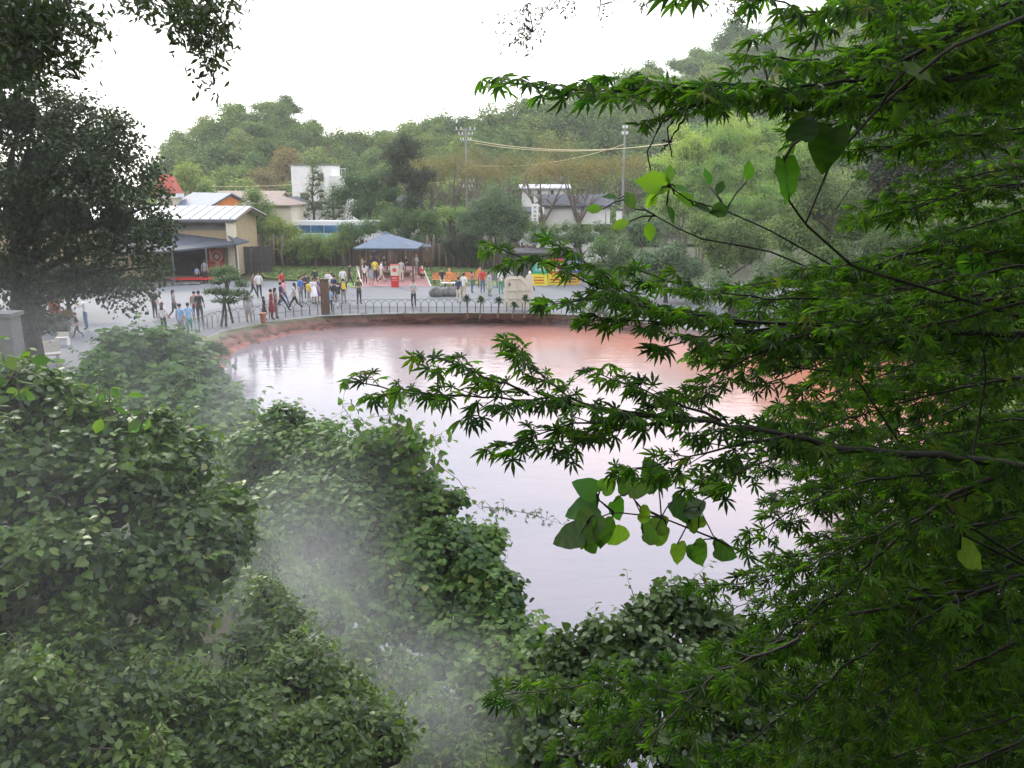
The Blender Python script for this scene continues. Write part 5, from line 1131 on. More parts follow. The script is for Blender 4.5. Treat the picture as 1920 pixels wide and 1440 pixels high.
def mound(label, base, L, matn, T, size, n_cl, per, nsingle, dj=.6, up=.9, jit=.45, droop=.3, spread=.8, core=.60, name='vine_covered_shrub', cat='shrub', stems=0, sv=.5, T2=None, seed=0, upbias=-.5, shoots=9):
    """shrub seen as lobes (u, v, radius px, distance)"""
    foot = Vector(base); t = empty(name, foot, 0, label, cat); lb = []
    for u, v, r, d in L: p = W(u, v, d) - foot; lb.append((p.x, p.y, p.z, px2m(r, d)))
    P, D = lobe_points(lb, int(n_cl * 1.25), per, size * spread, upbias, sub=8)
    g1 = leaf_groups(P, D, T, size, jit, up, droop, sv); gs = [g1]
    kp = rng.random(len(P)) < np.clip(.20 + 1.25 * D[:, 2], .13, 1); g1 = tuple([T] + [a[kp] for a in g1[1:]])
    if T2 is not None:
        k = rng.random(len(g1[1])) < .4; gs = [tuple([T] + [a[~k] for a in g1[1:]]), tuple([T2] + [a[k] for a in g1[1:]])]
    sh = MB(); q3 = random.Random(seed + 77); sp_pos, sp_d = [], []; nsh = int(len(L) * shoots); ki = rng.permutation(len(P))
    cnt_ = 0
    for j in ki:
        if cnt_ >= nsh: break
        if D[j, 2] < .15 or (D[j, 1] > .45 and D[j, 2] < .6): continue
        cnt_ += 1; p0 = Vector(P[j]); d = (Vector(D[j]) + Vector((q3.gauss(0, .5), q3.gauss(0, .4), q3.uniform(.2, .9)))).normalized(); pts = [p0]; st_l = size * q3.uniform(.45, .7); m = q3.randint(4, 8)
        for a_ in range(m):
            d = (d + Vector((q3.gauss(0, .16), q3.gauss(0, .16), -.07))).normalized(); pts.append(pts[-1] + d * st_l); sd_ = d.cross(Vector((0, 0, 1))).normalized() * (1 if a_ % 2 else -1)
            sp_pos.append(tuple(pts[-1] + sd_ * size * .2)); sp_d.append(tuple((d + sd_ * 1.3).normalized()))
        sp_pos.append(tuple(pts[-1])); sp_d.append(tuple(d)); sh.tube(pts, [.006 * (1 - .7 * i_ / m) for i_ in range(m + 1)], 4, False)
    if sp_pos:
        SP, SD = np.array(sp_pos), np.array(sp_d); n_ = len(SP)
        gs.append((T2 if T2 is not None else T, SP, frames(SD * .3 + np.array([0, 0, 1]) + rng.normal(size=(n_, 3)) * .35, SD + np.array([0, 0, -.1])), size * rng.uniform(.6, 1.25, n_), rng.uniform(.45, .95, n_)))
        sh.build('shoots', M['bark_pale'], t)['kind'] = 'stuff'
    leafy(t, gs, matn, nsingle)
    cm_ = core_mb(lb, core, 2, .10); cm_.build('dark_shade_core', M['core'], t, smooth=False)  # solid dark lobes painted as the shade in the shrub's hollows
    m_ = MB(); q = random.Random(seed)
    for i in range(stems):
        l = lb[q.randrange(len(lb))]; c = Vector(l[:3]); e = c + Vector((q.uniform(-1, 1), q.uniform(-1, .3), q.uniform(-.2, 1))).normalized() * l[3] * 1.12
        md = c.lerp(e, .55) + Vector((q.uniform(-.1, .1), 0, .1)); m_.tube([c, md, e], [.014, .009, .004], 4)
    if m_.V: m_.build('stems', M['bark_pale'], t)['kind'] = 'stuff'
    return t, lb
gz = lambda x, y: float(ground_h(np.array([x]), np.array([y]))[0])
def base_at(u, v, d): p = W(u, v, d); return (p.x, p.y, gz(p.x, p.y))
# a: vine mound beyond, by the left shore
mound('broad-leaved vine mound near the left shore below the plaza', base_at(270, 800, 24), [(240, 690, 62, 25), (320, 685, 66, 25.5), (180, 730, 50, 23), (380, 740, 58, 25), (300, 765, 72, 23), (420, 790, 50, 24), (220, 800, 60, 21), (360, 830, 70, 21.5), (455, 815, 42, 23), (330, 660, 30, 26), (240, 655, 26, 25.5)],
      'vine', LEAF_BROAD, .19, 2000, 8, 300, up=1.3, jit=.4, stems=8, seed=1)
# b: big kudzu mound in the middle
mound('large kudzu-covered mound in the centre hanging over the pond', base_at(640, 1150, 13), [(520, 860, 90, 15), (600, 890, 100, 14.5), (700, 890, 95, 14), (455, 880, 70, 15.5), (560, 980, 110, 13), (680, 1000, 120, 13), (780, 960, 90, 13.5), (830, 1060, 95, 12.5), (900, 1130, 80, 12), (760, 1130, 110, 12), (880, 1050, 70, 12.8), (930, 1110, 50, 12), (960, 1220, 75, 11), (850, 1240, 90, 11), (640, 1100, 90, 12.5), (430, 960, 80, 14), (500, 1040, 80, 13), (400, 1080, 60, 11), (470, 1130, 50, 10), (750, 860, 55, 14), (1000, 1260, 50, 10.5)],
      'vine', LEAF_BROAD, .095, 6600, 9, 300, up=1.0, jit=.5, stems=30, seed=2)
# b2: airy sprigs rising from that mound, against the water
def sprig(label, pts, matn, T, size, n, width, thing=None, rad=.012, nsingle=60, droop=.2, name='vine_shoot', leafmin=.05):
    """arching shoot through photo points (u, v, d) with leaves on short stalks"""
    P = [W(*p) for p in pts]; foot = P[0]
    t = empty(name, foot, 0, label, 'vine'); Q = resample(P, 40); m_ = MB()
    m_.tube([p - foot for p in Q], [rad * (1 - .8 * i / 40) for i in range(40)], 5); pos, dr = [], []
    q = random.Random(len(label))
    for i in range(n):
        k_ = int(q.uniform(leafmin, 1) * 39); p = Q[k_] - foot; o_ = Vector((q.gauss(0, 1), q.gauss(0, 1), q.gauss(0, 1))) * width
        m_.tube([p, p + o_ * .6 + Vector((0, 0, .01)), p + o_], [.004, .003, .002], 3, False); pos.append(tuple(p + o_)); dr.append(tuple(o_.normalized()))
    m_.build('stem', M['bark_pale'], t); P_, D_ = np.array(pos), np.array(dr)
    leafy(t, [leaf_groups(P_, D_, T, size, .7, .5, droop)], matn, nsingle); return t
sprig('airy shoot of small heart leaves rising left of the maple tip', [(700, 860, 13.5), (680, 820, 13.4), (655, 780, 13.3), (640, 755, 13.3)], 'vine', LEAF_BROAD, .12, 60, .13)
sprig('airy shoot of small heart leaves right behind the maple tip', [(740, 870, 13.5), (750, 820, 13.4), (745, 785, 13.4), (720, 750, 13.3)], 'vine', LEAF_BROAD, .13, 80, .16)
sprig('shoot leaning right from the kudzu mound over the water', [(730, 880, 13.4), (780, 850, 13.3), (810, 820, 13.2), (830, 812, 13.2)], 'vine', LEAF_BROAD, .13, 60, .15)
sprig('shoot of loose leaves at the right shoulder of the mound', [(740, 930, 13.2), (790, 890, 13.1), (820, 870, 13), (835, 850, 13)], 'vine', LEAF_BROAD, .13, 55, .14)
sprig('thin arching vine tendril over the water', [(780, 885, 11), (830, 878, 11), (860, 900, 10.9), (885, 940, 10.8), (910, 960, 10.8)], 'vine', LEAF_BROAD, .06, 10, .05, rad=.008, nsingle=10)
sprig('vine end with small pointed leaves floating before the water', [(905, 950, 10), (950, 955, 9.9), (1000, 965, 9.8), (1060, 985, 9.6)], 'vine', FIVE[0], .05, 46, .06, rad=.005, nsingle=46)
# c: big shrub at the near left
mound('large leafy shrub filling the near left side', base_at(180, 1300, 5.5), [(60, 790, 90, 7.5), (20, 740, 60, 7.3), (140, 830, 90, 7.4), (250, 850, 80, 7.6), (330, 900, 90, 7.6), (200, 930, 110, 6.9), (60, 930, 110, 6.6), (340, 1010, 95, 7), (420, 960, 50, 7.5), (400, 1060, 70, 7), (280, 1100, 100, 6.4), (130, 1080, 110, 6), (20, 1080, 90, 5.8), (330, 1180, 70, 6.2), (120, 760, 40, 7.5), (300, 830, 40, 7.6), (-60, 900, 120, 6.5), (440, 1010, 34, 7.3), (-200, 860, 130, 7), (-330, 1000, 150, 6.6), (-200, 1150, 140, 6)],
      'shrub', LEAF_FOLD, .074, 6600, 9, 300, up=.8, jit=.6, stems=40, seed=3, T2=LEAF_BROAD)
# d: shrub at the bottom
mound('dense small-leaved shrub along the bottom left', base_at(350, 1430, 5.2), [(120, 1270, 110, 5.4), (250, 1260, 90, 5.8), (30, 1360, 130, 4.8), (200, 1380, 130, 5), (350, 1330, 100, 5.6), (470, 1230, 66, 6.6), (540, 1180, 54, 7), (560, 1270, 84, 6.4), (460, 1340, 90, 5.8), (640, 1310, 70, 6.4), (600, 1400, 100, 5.8), (720, 1400, 76, 6.2), (420, 1440, 110, 5.2), (500, 1130, 44, 7.2), (20, 1190, 90, 6.4), (180, 1210, 90, 6.4), (-20, 1130, 70, 6.2), (90, 1180, 60, 6.0), (50, 1450, 100, 4.6), (260, 1470, 100, 4.7), (560, 1470, 90, 5.4), (-20, 1500, 90, 4.4), (-230, 1330, 150, 5.2), (-400, 1250, 160, 5.4), (690, 1340, 44, 6.5), (-60, 1300, 110, 5)],
      'shrub', LEAF_FOLD, .060, 8200, 9, 300, up=.8, jit=.6, stems=30, seed=4, T2=LEAF_LANCE)
# e: shrubs low centre right
mound('shrub with big pale-veined leaves at the bottom centre', base_at(1150, 1400, 8), [(1060, 1250, 50, 9), (1130, 1235, 56, 9), (1200, 1190, 54, 9), (1260, 1150, 54, 9.2), (1300, 1180, 50, 9), (1180, 1280, 70, 8.6), (1080, 1330, 60, 8.4), (1260, 1280, 80, 8.4), (1360, 1220, 70, 8.8), (1340, 1320, 90, 8), (1430, 1250, 70, 8.6), (1420, 1400, 90, 7.8), (1500, 1330, 80, 8), (1160, 1380, 80, 7.8), (1040, 1440, 70, 7.8), (1280, 1430, 90, 7.4), (1120, 1190, 26, 9.2)],
      'vine_dark', LEAF_BROAD, .092, 3300, 8, 300, up=.4, jit=.8, stems=20, seed=5, T2=LEAF_FOLD)
mound('dark shrub between the steam and the bottom centre', base_at(960, 1350, 9), [(930, 1300, 66, 9.6), (1000, 1330, 60, 9.2), (950, 1380, 50, 9), (1000, 1240, 46, 10)], 'vine', LEAF_BROAD, .10, 900, 8, 120, up=.7, jit=.6, stems=14, seed=6)
mound('low dark undergrowth on the steep slope under the steam', base_at(700, 1300, 8.6), [(500, 1060, 60, 11), (560, 1120, 56, 10.6), (620, 1170, 56, 10.2), (680, 1230, 60, 9.8), (740, 1290, 60, 9.4), (800, 1350, 60, 9.0), (850, 1420, 56, 8.6), (900, 1470, 60, 8.2), (780, 1440, 60, 8.4), (700, 1330, 50, 9.2), (880, 1360, 40, 9.4)],
      'vine', LEAF_FOLD, .085, 2200, 8, 100, up=.7, jit=.7, stems=20, seed=8, T2=LEAF_LANCE)
# tip leaves standing up out of the near shrub
sprig('upright shoot of large oval leaves at the left edge', [(40, 770, 6.6), (35, 730, 6.6), (28, 690, 6.6)], 'bigleaf', LEAF_FOLD, .15, 14, .09, nsingle=14)
sprig('upright leafy tip rising behind the near shrub', [(215, 800, 7), (205, 770, 7), (205, 735, 7)], 'bigleaf', LEAF_FOLD, .14, 9, .05, nsingle=9)
sprig('single pointed leaf shoot near the steam', [(262, 810, 7), (266, 790, 7), (266, 760, 7)], 'bigleaf', LEAF_FOLD, .15, 6, .04, nsingle=6)
# ---- the broad heart-leaved plant in the middle right
def placed_leaves(label, items, matn, T, name, stem_pts, cat, smat='twig', rad=.007):
    """each leaf by (u, v, d, length px, tip angle deg (0 = up in the photo, clockwise), facing, shade)"""
    foot = W(*stem_pts[-1][-1]); t = empty(name, foot, 0, label, cat); vm = {}
    m_ = MB()
    for st_ in stem_pts: Q = resample([W(*p) - foot for p in st_], 24); m_.tube(Q, [rad * (.35 + .65 * i / 23) for i in range(24)], 6)
    for it in items:
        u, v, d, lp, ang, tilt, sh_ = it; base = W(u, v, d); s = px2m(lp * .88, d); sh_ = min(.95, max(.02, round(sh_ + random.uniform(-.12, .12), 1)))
        ri = Vector((1, 0, 0)); upv = Vector((0, sp_, cp)); fw = Vector((0, cp, -sp_)); a = R(ang)
        tip = ri * math.sin(a) + upv * math.cos(a); tip = (tip + fw * math.sin(R(tilt))).normalized()
        nrm = (-fw + Vector((random.uniform(-.8, .8), random.uniform(-.2, .2), random.uniform(-.1, 1.3)))).normalized()
        N = nrm; N = (N - tip * N.dot(tip)).normalized(); X = tip.cross(N)
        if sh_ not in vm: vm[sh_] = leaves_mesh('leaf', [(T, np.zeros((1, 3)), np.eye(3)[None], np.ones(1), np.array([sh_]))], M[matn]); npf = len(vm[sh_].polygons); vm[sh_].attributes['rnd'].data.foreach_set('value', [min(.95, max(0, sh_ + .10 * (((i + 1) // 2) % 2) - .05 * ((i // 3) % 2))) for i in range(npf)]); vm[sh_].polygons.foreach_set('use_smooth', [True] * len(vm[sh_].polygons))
        o = bpy.data.objects.new('leaf', vm[sh_]); COL.objects.link(o); o.parent = t
        mt = Matrix(((X.x, tip.x, N.x, 0), (X.y, tip.y, N.y, 0), (X.z, tip.z, N.z, 0), (0, 0, 0, 1)))
        o.matrix_local = Matrix.Translation(base - foot) @ mt @ Matrix.Scale(s, 4)
        st0 = min((Vector(W(*p)) for st_ in stem_pts for p in st_), key=lambda q: (q - base).length); m_.tube([base - foot, (base - foot).lerp(st0 - foot, .5) + Vector((0, 0, .01)), st0 - foot], .0035, 4)
    m_.build('stem', M[smat], t, smooth=True); return t
M['heart_lit'] = M['bigleaf']
placed_leaves('plant with large heart-shaped leaves dangling before the pond', [
    (1118, 925, 3.2, 62, -60, 10, .9), (1128, 918, 3.2, 46, 60, 20, .95), (1180, 925, 3.4, 58, -5, 0, .25), (1180, 920, 3.3, 50, 80, 0, .3), (1235, 915, 3.5, 75, -20, 0, .2), (1120, 950, 3.2, 80, -100, 10, .5), (1115, 965, 3.1, 88, -150, 0, .2),
    (1130, 975, 3.1, 70, 175, 0, .1), (1090, 1000, 3.0, 74, -105, 10, .15), (1100, 1005, 3.1, 60, 140, 20, .1), (1200, 960, 3.3, 46, 120, 30, .6), (1145, 1000, 3.3, 60, 110, 20, .3), (1205, 1000, 3.3, 58, 105, 20, .3), (1260, 940, 3.5, 70, 130, 0, .1),
    (1280, 960, 3.5, 72, 60, 20, .2), (1310, 990, 3.5, 54, -30, 0, .2), (1270, 1020, 3.5, 52, 170, 0, .15), (1300, 1020, 3.5, 60, 150, 0, .3), (1150, 940, 3.3, 54, 150, 10, .5), (1250, 985, 3.4, 52, -90, 10, .2), (1330, 930, 3.6, 60, 20, 0, .3), (1225, 1010, 3.4, 50, 60, 10, .7), (1340, 1030, 3.6, 60, 100, 0, .3)],
    'bigleaf', LEAF_HEART, 'heart_leaved_plant', [[(1100, 980, 3.1), (1150, 960, 3.2), (1240, 970, 3.4), (1340, 1010, 3.6), (1480, 1080, 3.8)], [(1180, 925, 3.35), (1200, 950, 3.4), (1240, 970, 3.4)], [(1120, 935, 3.2), (1150, 960, 3.2)], [(1310, 950, 3.5), (1340, 1010, 3.6), (1480, 1080, 3.8), (1620, 1280, 4.0)]], 'plant')
placed_leaves('sapling with pale green oval leaves above the far right shore', [
    (1265, 350, 3.2, 84, -80, 0, .95), (1255, 345, 3.2, 42, 0, 0, .98), (1250, 350, 3.2, 62, -115, 20, .9), (1258, 352, 3.2, 46, 95, 10, .9), (1265, 365, 3.2, 60, 110, 10, .85), (1190, 392, 3.3, 44, -25, 10, .3), (1230, 360, 3.2, 40, -150, 0, .9), (1330, 350, 3.3, 42, -10, 0, .8), (1345, 366, 3.3, 34, 20, 0, .1), (1300, 385, 3.2, 50, 100, 20, .1), (1250, 385, 3.2, 44, 150, 20, .15), (1160, 372, 3.6, 36, -80, 0, .6), (1130, 392, 3.6, 36, -90, 0, .9), (1180, 415, 3.3, 40, -110, 10, .8), (1215, 415, 3.3, 44, 170, 10, .6), (1330, 400, 3.2, 56, 70, 20, .1), (1400, 340, 3.3, 46, 10, 0, .6)],
    'bigleaf', LEAF_FOLD, 'sapling', [[(1255, 350, 3.2), (1290, 375, 3.2), (1360, 395, 3.25), (1440, 430, 3.4), (1600, 520, 3.5), (2000, 640, 3.7)], [(1180, 372, 3.5), (1230, 405, 3.3), (1300, 445, 3.3), (1440, 470, 3.4), (1560, 520, 3.6), (2000, 700, 3.8)]], 'sapling')
placed_leaves('twig with very large drooping leaves near the upper right', [(1470, 300, 1.9, 88, 165, 0, .45), (1500, 262, 1.9, 70, 20, 10, .3), (1560, 240, 1.9, 90, -165, 10, .12), (1700, 130, 1.9, 70, 100, 0, .35), (1690, 190, 2.0, 60, 190, 0, .3)], 'maple', LEAF_HEART, 'broad_leaved_twig', [[(1470, 300, 1.9), (1468, 330, 1.9), (1475, 370, 1.9), (1510, 420, 1.95), (1600, 500, 2.1), (2000, 620, 2.2)], [(1510, 420, 1.95), (1560, 300, 1.9), (1650, 200, 1.9), (1780, 90, 1.9), (2000, 0, 2.0)]], 'twig', rad=.006)
placed_leaves('twig with two broad yellow-green leaves under the maple at right', [(1790, 960, 2.1, 85, 60, 0, .75), (1800, 1030, 2.1, 80, 120, 0, .7), (1600, 700, 2.2, 42, 10, 0, .93), (1370, 660, 2.3, 36, 80, 10, .93), (1330, 670, 2.3, 34, -40, 10, .9), (1820, 480, 2.3, 56, 180, 0, .6)], 'bigleaf', LEAF_HEART, 'broad_leaved_twig', [[(1330, 670, 2.3), (1500, 690, 2.3), (1600, 700, 2.2), (1700, 850, 2.2), (1790, 970, 2.1), (2000, 1100, 2.1)], [(1820, 480, 2.3), (1850, 700, 2.2), (1800, 1000, 2.1), (2000, 1100, 2.1)]], 'twig', rad=.005)
# ================================================================ THE MAPLE
mp_foot = Vector((3.3, 1.5, gz(3.3, 1.5)))
maple = empty('maple_tree', mp_foot, 0, 'dark Japanese maple filling the right side with layered branches', 'tree')
LP, LT, LN, LS, LR = [], [], [], [], []          # leaves
BR = MB(); TW = MB(); q = random.Random(11)
vel = lambda: Vector((q.gauss(0, 1), q.gauss(0, 1), q.gauss(0, 1)))
CAMP = Vector((0, 0, CZ))
def leaf(p, dirn, size, dens=1):
    tip = (dirn.normalized() + vel() * .28 + Vector((0, 0, -.35))).normalized()
    LP.append(tuple(p)); LT.append(tuple(tip)); n = Vector((0, -.30, .85)) + vel() * .34; LN.append(tuple(n)); LS.append(size * q.uniform(.62, 1.02)); LR.append(q.random())
def twig(p, dirn, ln, size, gap=.036):
    """thin shoot with opposite leaves"""
    n = max(2, int(ln / gap)); pts = [p]; d = dirn.normalized()
    for i in range(n):
        d = (d + vel() * .07 + Vector((0, 0, -.025))).normalized(); pts.append(pts[-1] + d * gap)
        side = d.cross(Vector((0, 0, 1)) + vel() * .25).normalized()
        for s in (-1, 1):
            if q.random() < .9:
                pd = (d * .7 + side * s * 1.0 + vel() * .2 + Vector((0, 0, -.15))).normalized(); e = pts[-1] + pd * q.uniform(.012, .03); leaf(e, d * .55 + side * s * .75, size)
                if q.random() < .35: TW.tube([pts[-1], e], [.0010, .0008], 3, False)
    leaf(pts[-1], d, size); TW.tube(pts[::2] if len(pts) > 4 else pts, [.0022 * (1 - .7 * i / max(len(pts[::2] if len(pts) > 4 else pts) - 1, 1)) for i in range(len(pts[::2] if len(pts) > 4 else pts))], 4, False)
def bough(pts, r0, r1, size=.050, every=.06, tl=(.10, .28), start=0.0, lat=1.0, fromtip=True, den=1.0):
    """pts: photo points with distance, from the tip to the thick end"""
    P = [W(*p) for p in pts]; Ln = sum((b - a).length for a, b in zip(P, P[1:])); cut = min(.098, Ln * .25)
    Q0 = resample(P, 100); P = Q0[int(100 * cut / Ln):]; Ln -= cut; n = max(8, int(Ln / .04)); Q = resample(P, n)
    Q = [p + vel() * .003 for p in Q]
    BR.tube([p - mp_foot for p in Q], [r0 + (r1 * .72 - r0) * (i / (n - 1)) ** 1.5 for i in range(n)], 6, False)
    k = 0.0; s = 1; i = 0; acc = 0
    while i < n - 1:
        d = (Q[max(i - 1, 0)] - Q[min(i + 1, n - 1)]).normalized(); f = i / (n - 1)
        if f <= 1 - start and q.random() < den:
            side = d.cross(Vector((0, 0, 1))).normalized() * s * lat; s = -s
            ln = q.uniform(*tl) * min(1, .35 + f * 3)
            twig(Q[i], d * .9 + side * q.uniform(.4, 1.1) + Vector((0, 0, q.uniform(-.22, .25))), ln, size)
        i += 1 if q.random() < .03 / every * 2.2 - .35 else 2 if every > .08 else 1
    twig(Q[0], (Q[0] - Q[2]), .07, size)
B_ = bough
# upper boughs
B_([(905, 142, 1.95), (1000, 165, 1.95), (1100, 170, 1.95), (1220, 168, 1.95), (1350, 160, 2.0), (1480, 165, 2.0), (1620, 150, 2.0), (1800, 60, 2.1), (2000, -60, 2.2)], .002, .012, .050, .05, (.10, .20))
B_([(1110, 125, 2.0), (1180, 150, 2.0), (1280, 175, 2.05), (1400, 190, 2.1), (1550, 200, 2.1), (1800, 140, 2.2)], .002, .008, .046, .05, (.07, .18))
B_([(1215, 250, 2.0), (1240, 215, 2.0), (1330, 190, 2.05), (1450, 195, 2.1), (1600, 190, 2.2)], .0018, .006, .046, .05, (.06, .14))
B_([(1265, 10, 1.7), (1300, 0, 1.7), (1340, -40, 1.7), (1420, -120, 1.75), (1550, -200, 1.8)], .0018, .006, .055, .07, (.05, .12))
B_([(1385, 10, 1.9), (1450, 0, 1.9), (1540, 20, 1.9), (1680, 10, 2.0), (1850, -60, 2.1)], .002, .008, .05, .05, (.1, .2))
B_([(1370, 120, 2.2), (1450, 110, 2.2), (1560, 120, 2.3), (1700, 80, 2.4), (1950, 0, 2.5)], .002, .009, .05, .045, (.1, .25))
# bare dead twigs hanging
for pl_ in ([(1222, 320, 2.0), (1212, 290, 2.0), (1224, 262, 2.0), (1240, 230, 2.0), (1290, 195, 2.05)], [(1260, 295, 2.0), (1256, 265, 2.0), (1252, 240, 2.0), (1270, 215, 2.0), (1310, 190, 2.05)], [(1238, 285, 2.0), (1256, 266, 2.0)], [(1242, 262, 2.0), (1256, 266, 2.0), (1290, 215, 2.0)]):
    Q = resample([W(*p) for p in pl_], 10); BR.tube([p + vel() * .002 - mp_foot for p in Q], [.0016 + .0016 * i / 9 for i in range(10)], 5)
# middle-upper boughs
B_([(905, 455, 2.25), (950, 470, 2.25), (1000, 487, 2.25), (1060, 510, 2.25), (1130, 540, 2.25), (1210, 575, 2.25), (1330, 600, 2.25), (1480, 605, 2.25), (1620, 612, 2.25), (1760, 622, 2.25), (1960, 630, 2.3)], .002, .016, .046, .05, (.06, .16))
B_([(1030, 435, 2.3), (1060, 465, 2.3), (1110, 500, 2.3), (1180, 550, 2.3), (1270, 590, 2.3), (1400, 610, 2.3)], .0018, .008, .046, .05, (.06, .15))
B_([(1000, 570, 2.2), (1050, 565, 2.2), (1120, 560, 2.2), (1220, 575, 2.25), (1330, 595, 2.25)], .0018, .007, .048, .05, (.06, .16))
B_([(1085, 615, 2.2), (1130, 605, 2.2), (1200, 600, 2.2), (1290, 600, 2.2), (1400, 605, 2.25)], .0018, .006, .046, .055, (.06, .13))
B_([(1210, 655, 2.15), (1270, 640, 2.15), (1350, 625, 2.2), (1440, 615, 2.2), (1560, 612, 2.25)], .0018, .007, .048, .055, (.07, .15))
B_([(1160, 510, 2.4), (1230, 520, 2.4), (1320, 545, 2.4), (1450, 560, 2.4), (1600, 560, 2.45), (1800, 520, 2.5)], .0018, .009, .046, .05, (.08, .2))
B_([(1240, 760, 2.1), (1290, 735, 2.1), (1350, 700, 2.12), (1420, 660, 2.15), (1500, 625, 2.2), (1620, 605, 2.25)], .0018, .008, .048, .05, (.08, .2))
# big middle bough with its side shoots
B_([(640, 712, 1.95), (690, 722, 1.95), (760, 737, 1.95), (850, 742, 1.95), (940, 745, 1.95), (1020, 752, 1.95), (1100, 765, 1.95), (1200, 778, 1.95), (1330, 788, 1.95), (1440, 808, 1.95), (1560, 838, 1.98), (1700, 852, 2.0), (1800, 858, 2.0), (2000, 890, 2.05)], .0018, .019, .048, .05, (.05, .17))
B_([(792, 662, 1.95), (830, 675, 1.95), (880, 692, 1.95), (930, 712, 1.95), (990, 740, 1.95)], .0016, .005, .048, .045, (.05, .10))
B_([(948, 652, 1.98), (985, 672, 1.98), (1020, 705, 1.97), (1060, 740, 1.96), (1110, 765, 1.95)], .0016, .005, .046, .045, (.05, .10))
B_([(1088, 705, 2.0), (1140, 712, 2.0), (1200, 730, 2.0), (1280, 760, 1.98), (1350, 790, 1.95)], .0016, .006, .046, .045, (.06, .14))
B_([(892, 842, 1.92), (940, 835, 1.92), (1000, 815, 1.92), (1070, 795, 1.93), (1150, 785, 1.95), (1220, 780, 1.95)], .0016, .006, .046, .045, (.05, .13))
B_([(980, 855, 1.9), (1040, 835, 1.9), (1120, 815, 1.92), (1210, 795, 1.94), (1310, 788, 1.95)], .0016, .006, .048, .045, (.05, .14))
B_([(1150, 905, 1.95), (1210, 880, 1.95), (1300, 855, 1.95), (1400, 830, 1.95), (1480, 820, 1.95)], .0016, .007, .048, .05, (.06, .15))
B_([(1280, 920, 2.0), (1340, 900, 2.0), (1420, 870, 2.0), (1500, 845, 2.0), (1600, 842, 2.0)], .0016, .007, .046, .05, (.06, .16))
# long thin boughs sweeping down left on the right
B_([(1370, 1010, 2.2), (1440, 985, 2.2), (1520, 940, 2.2), (1620, 900, 2.2), (1750, 885, 2.2), (1980, 880, 2.2)], .002, .010, .046, .05, (.08, .2))
B_([(1350, 900, 2.3), (1420, 820, 2.3), (1500, 740, 2.3), (1590, 680, 2.3), (1680, 645, 2.3), (1800, 630, 2.3)], .0018, .009, .046, .055, (.08, .18))
B_([(1300, 1300, 2.0), (1370, 1260, 2.0), (1450, 1200, 2.0), (1560, 1120, 2.0), (1640, 1050, 2.0), (1700, 990, 2.0), (1780, 930, 2.0), (1860, 895, 2.0), (2000, 880, 2.0)], .002, .012, .046, .05, (.1, .22))
B_([(905, 1312, 2.1), (980, 1300, 2.1), (1070, 1288, 2.1), (1170, 1280, 2.1), (1270, 1290, 2.1), (1370, 1240, 2.1), (1500, 1180, 2.1), (1650, 1130, 2.1), (1900, 1060, 2.1)], .0018, .010, .046, .05, (.07, .17))
B_([(1020, 1440, 1.9), (1100, 1410, 1.9), (1200, 1350, 1.9), (1300, 1290, 1.9), (1420, 1220, 1.95), (1560, 1160, 2.0), (1750, 1120, 2.0), (1950, 1080, 2.1)], .002, .010, .048, .05, (.08, .2))
B_([(1120, 1480, 1.8), (1200, 1400, 1.8), (1270, 1330, 1.85), (1350, 1260, 1.9), (1500, 1200, 1.9)], .002, .007, .05, .05, (.08, .2))
B_([(1330, 1440, 2.0), (1420, 1380, 2.0), (1520, 1300, 2.0), (1640, 1210, 2.0), (1790, 1130, 2.0), (1980, 1050, 2.0)], .002, .010, .048, .05, (.1, .22))
B_([(1280, 1090, 2.3), (1340, 1100, 2.3), (1420, 1090, 2.3), (1520, 1050, 2.3), (1650, 1010, 2.3), (1850, 980, 2.3)], .0018, .008, .046, .06, (.06, .15))
# layered fill toward the right
def fill(n, ur, vr, dr, slope, ln, size, den, minu, ev=.055):
    for i in range(n):
        v = q.uniform(*vr); u = q.uniform(*ur); d = q.uniform(*dr); sl_ = q.uniform(*slope); L_ = q.uniform(*ln) * F / d
        u0 = max(u - L_, minu(v - 0) + q.uniform(0, 60)); 
        if u - u0 < 60: continue
        if minu(v) < 1900 and u < 1960: un = q.uniform(1960, 2120); v -= sl_ * (un - u) * .5; u = un
        pts = []; m = 5
        for k in range(m): f = k / (m - 1); pts.append((u0 + (u - u0) * f, v + sl_ * (u - u0) * (1 - f) - 18 * math.sin(f * 3.14), d * (1 - .04 * (1 - f))))
        bough(pts, .0018, q.uniform(.005, .010), size, ev, (.08, .22), den=den * .82)
mu1 = lambda v: np.interp(v, [-400, 0, 100, 200, 300, 400, 480, 560, 620, 700, 800, 880, 960, 1050, 1120, 1200, 1300, 1440, 1700], [1460, 1480, 1400, 1430, 1480, 1440, 1250, 1220, 1250, 1200, 1200, 1300, 1330, 1330, 1380, 1290, 1150, 1080, 1000]) + abs(q.gauss(0, 120))
fill(46, (1600, 2100), (-80, 330), (2.1, 3.8), (.0, .35), (.5, .9), .044, 1, mu1)
fill(36, (1500, 2050), (330, 660), (2.1, 3.8), (.05, .4), (.5, .9), .041, 1, mu1)
fill(17, (1500, 2050), (600, 900), (2.2, 3.8), (.15, .5), (.4, .8), .042, 1, mu1)
fill(52, (1500, 2050), (880, 1500), (2.0, 3.6), (.35, .75), (.5, .9), .041, 1, mu1)
fill(30, (1500, 2050), (180, 920), (3.0, 5.0), (.05, .5), (.8, 1.4), .050, 1, lambda v: mu1(v) + 110)
fill(24, (1500, 2050), (900, 1440), (3.0, 4.6), (.3, .7), (.8, 1.2), .050, 1, lambda v: mu1(v) + 110)
fill(22, (1700, 2500), (-1500, -330), (1.8, 3.4), (.0, .22), (.8, 1.4), .055, 1, lambda v: 900, .09)      # unseen maple crown above the frame, added to darken the leaves below
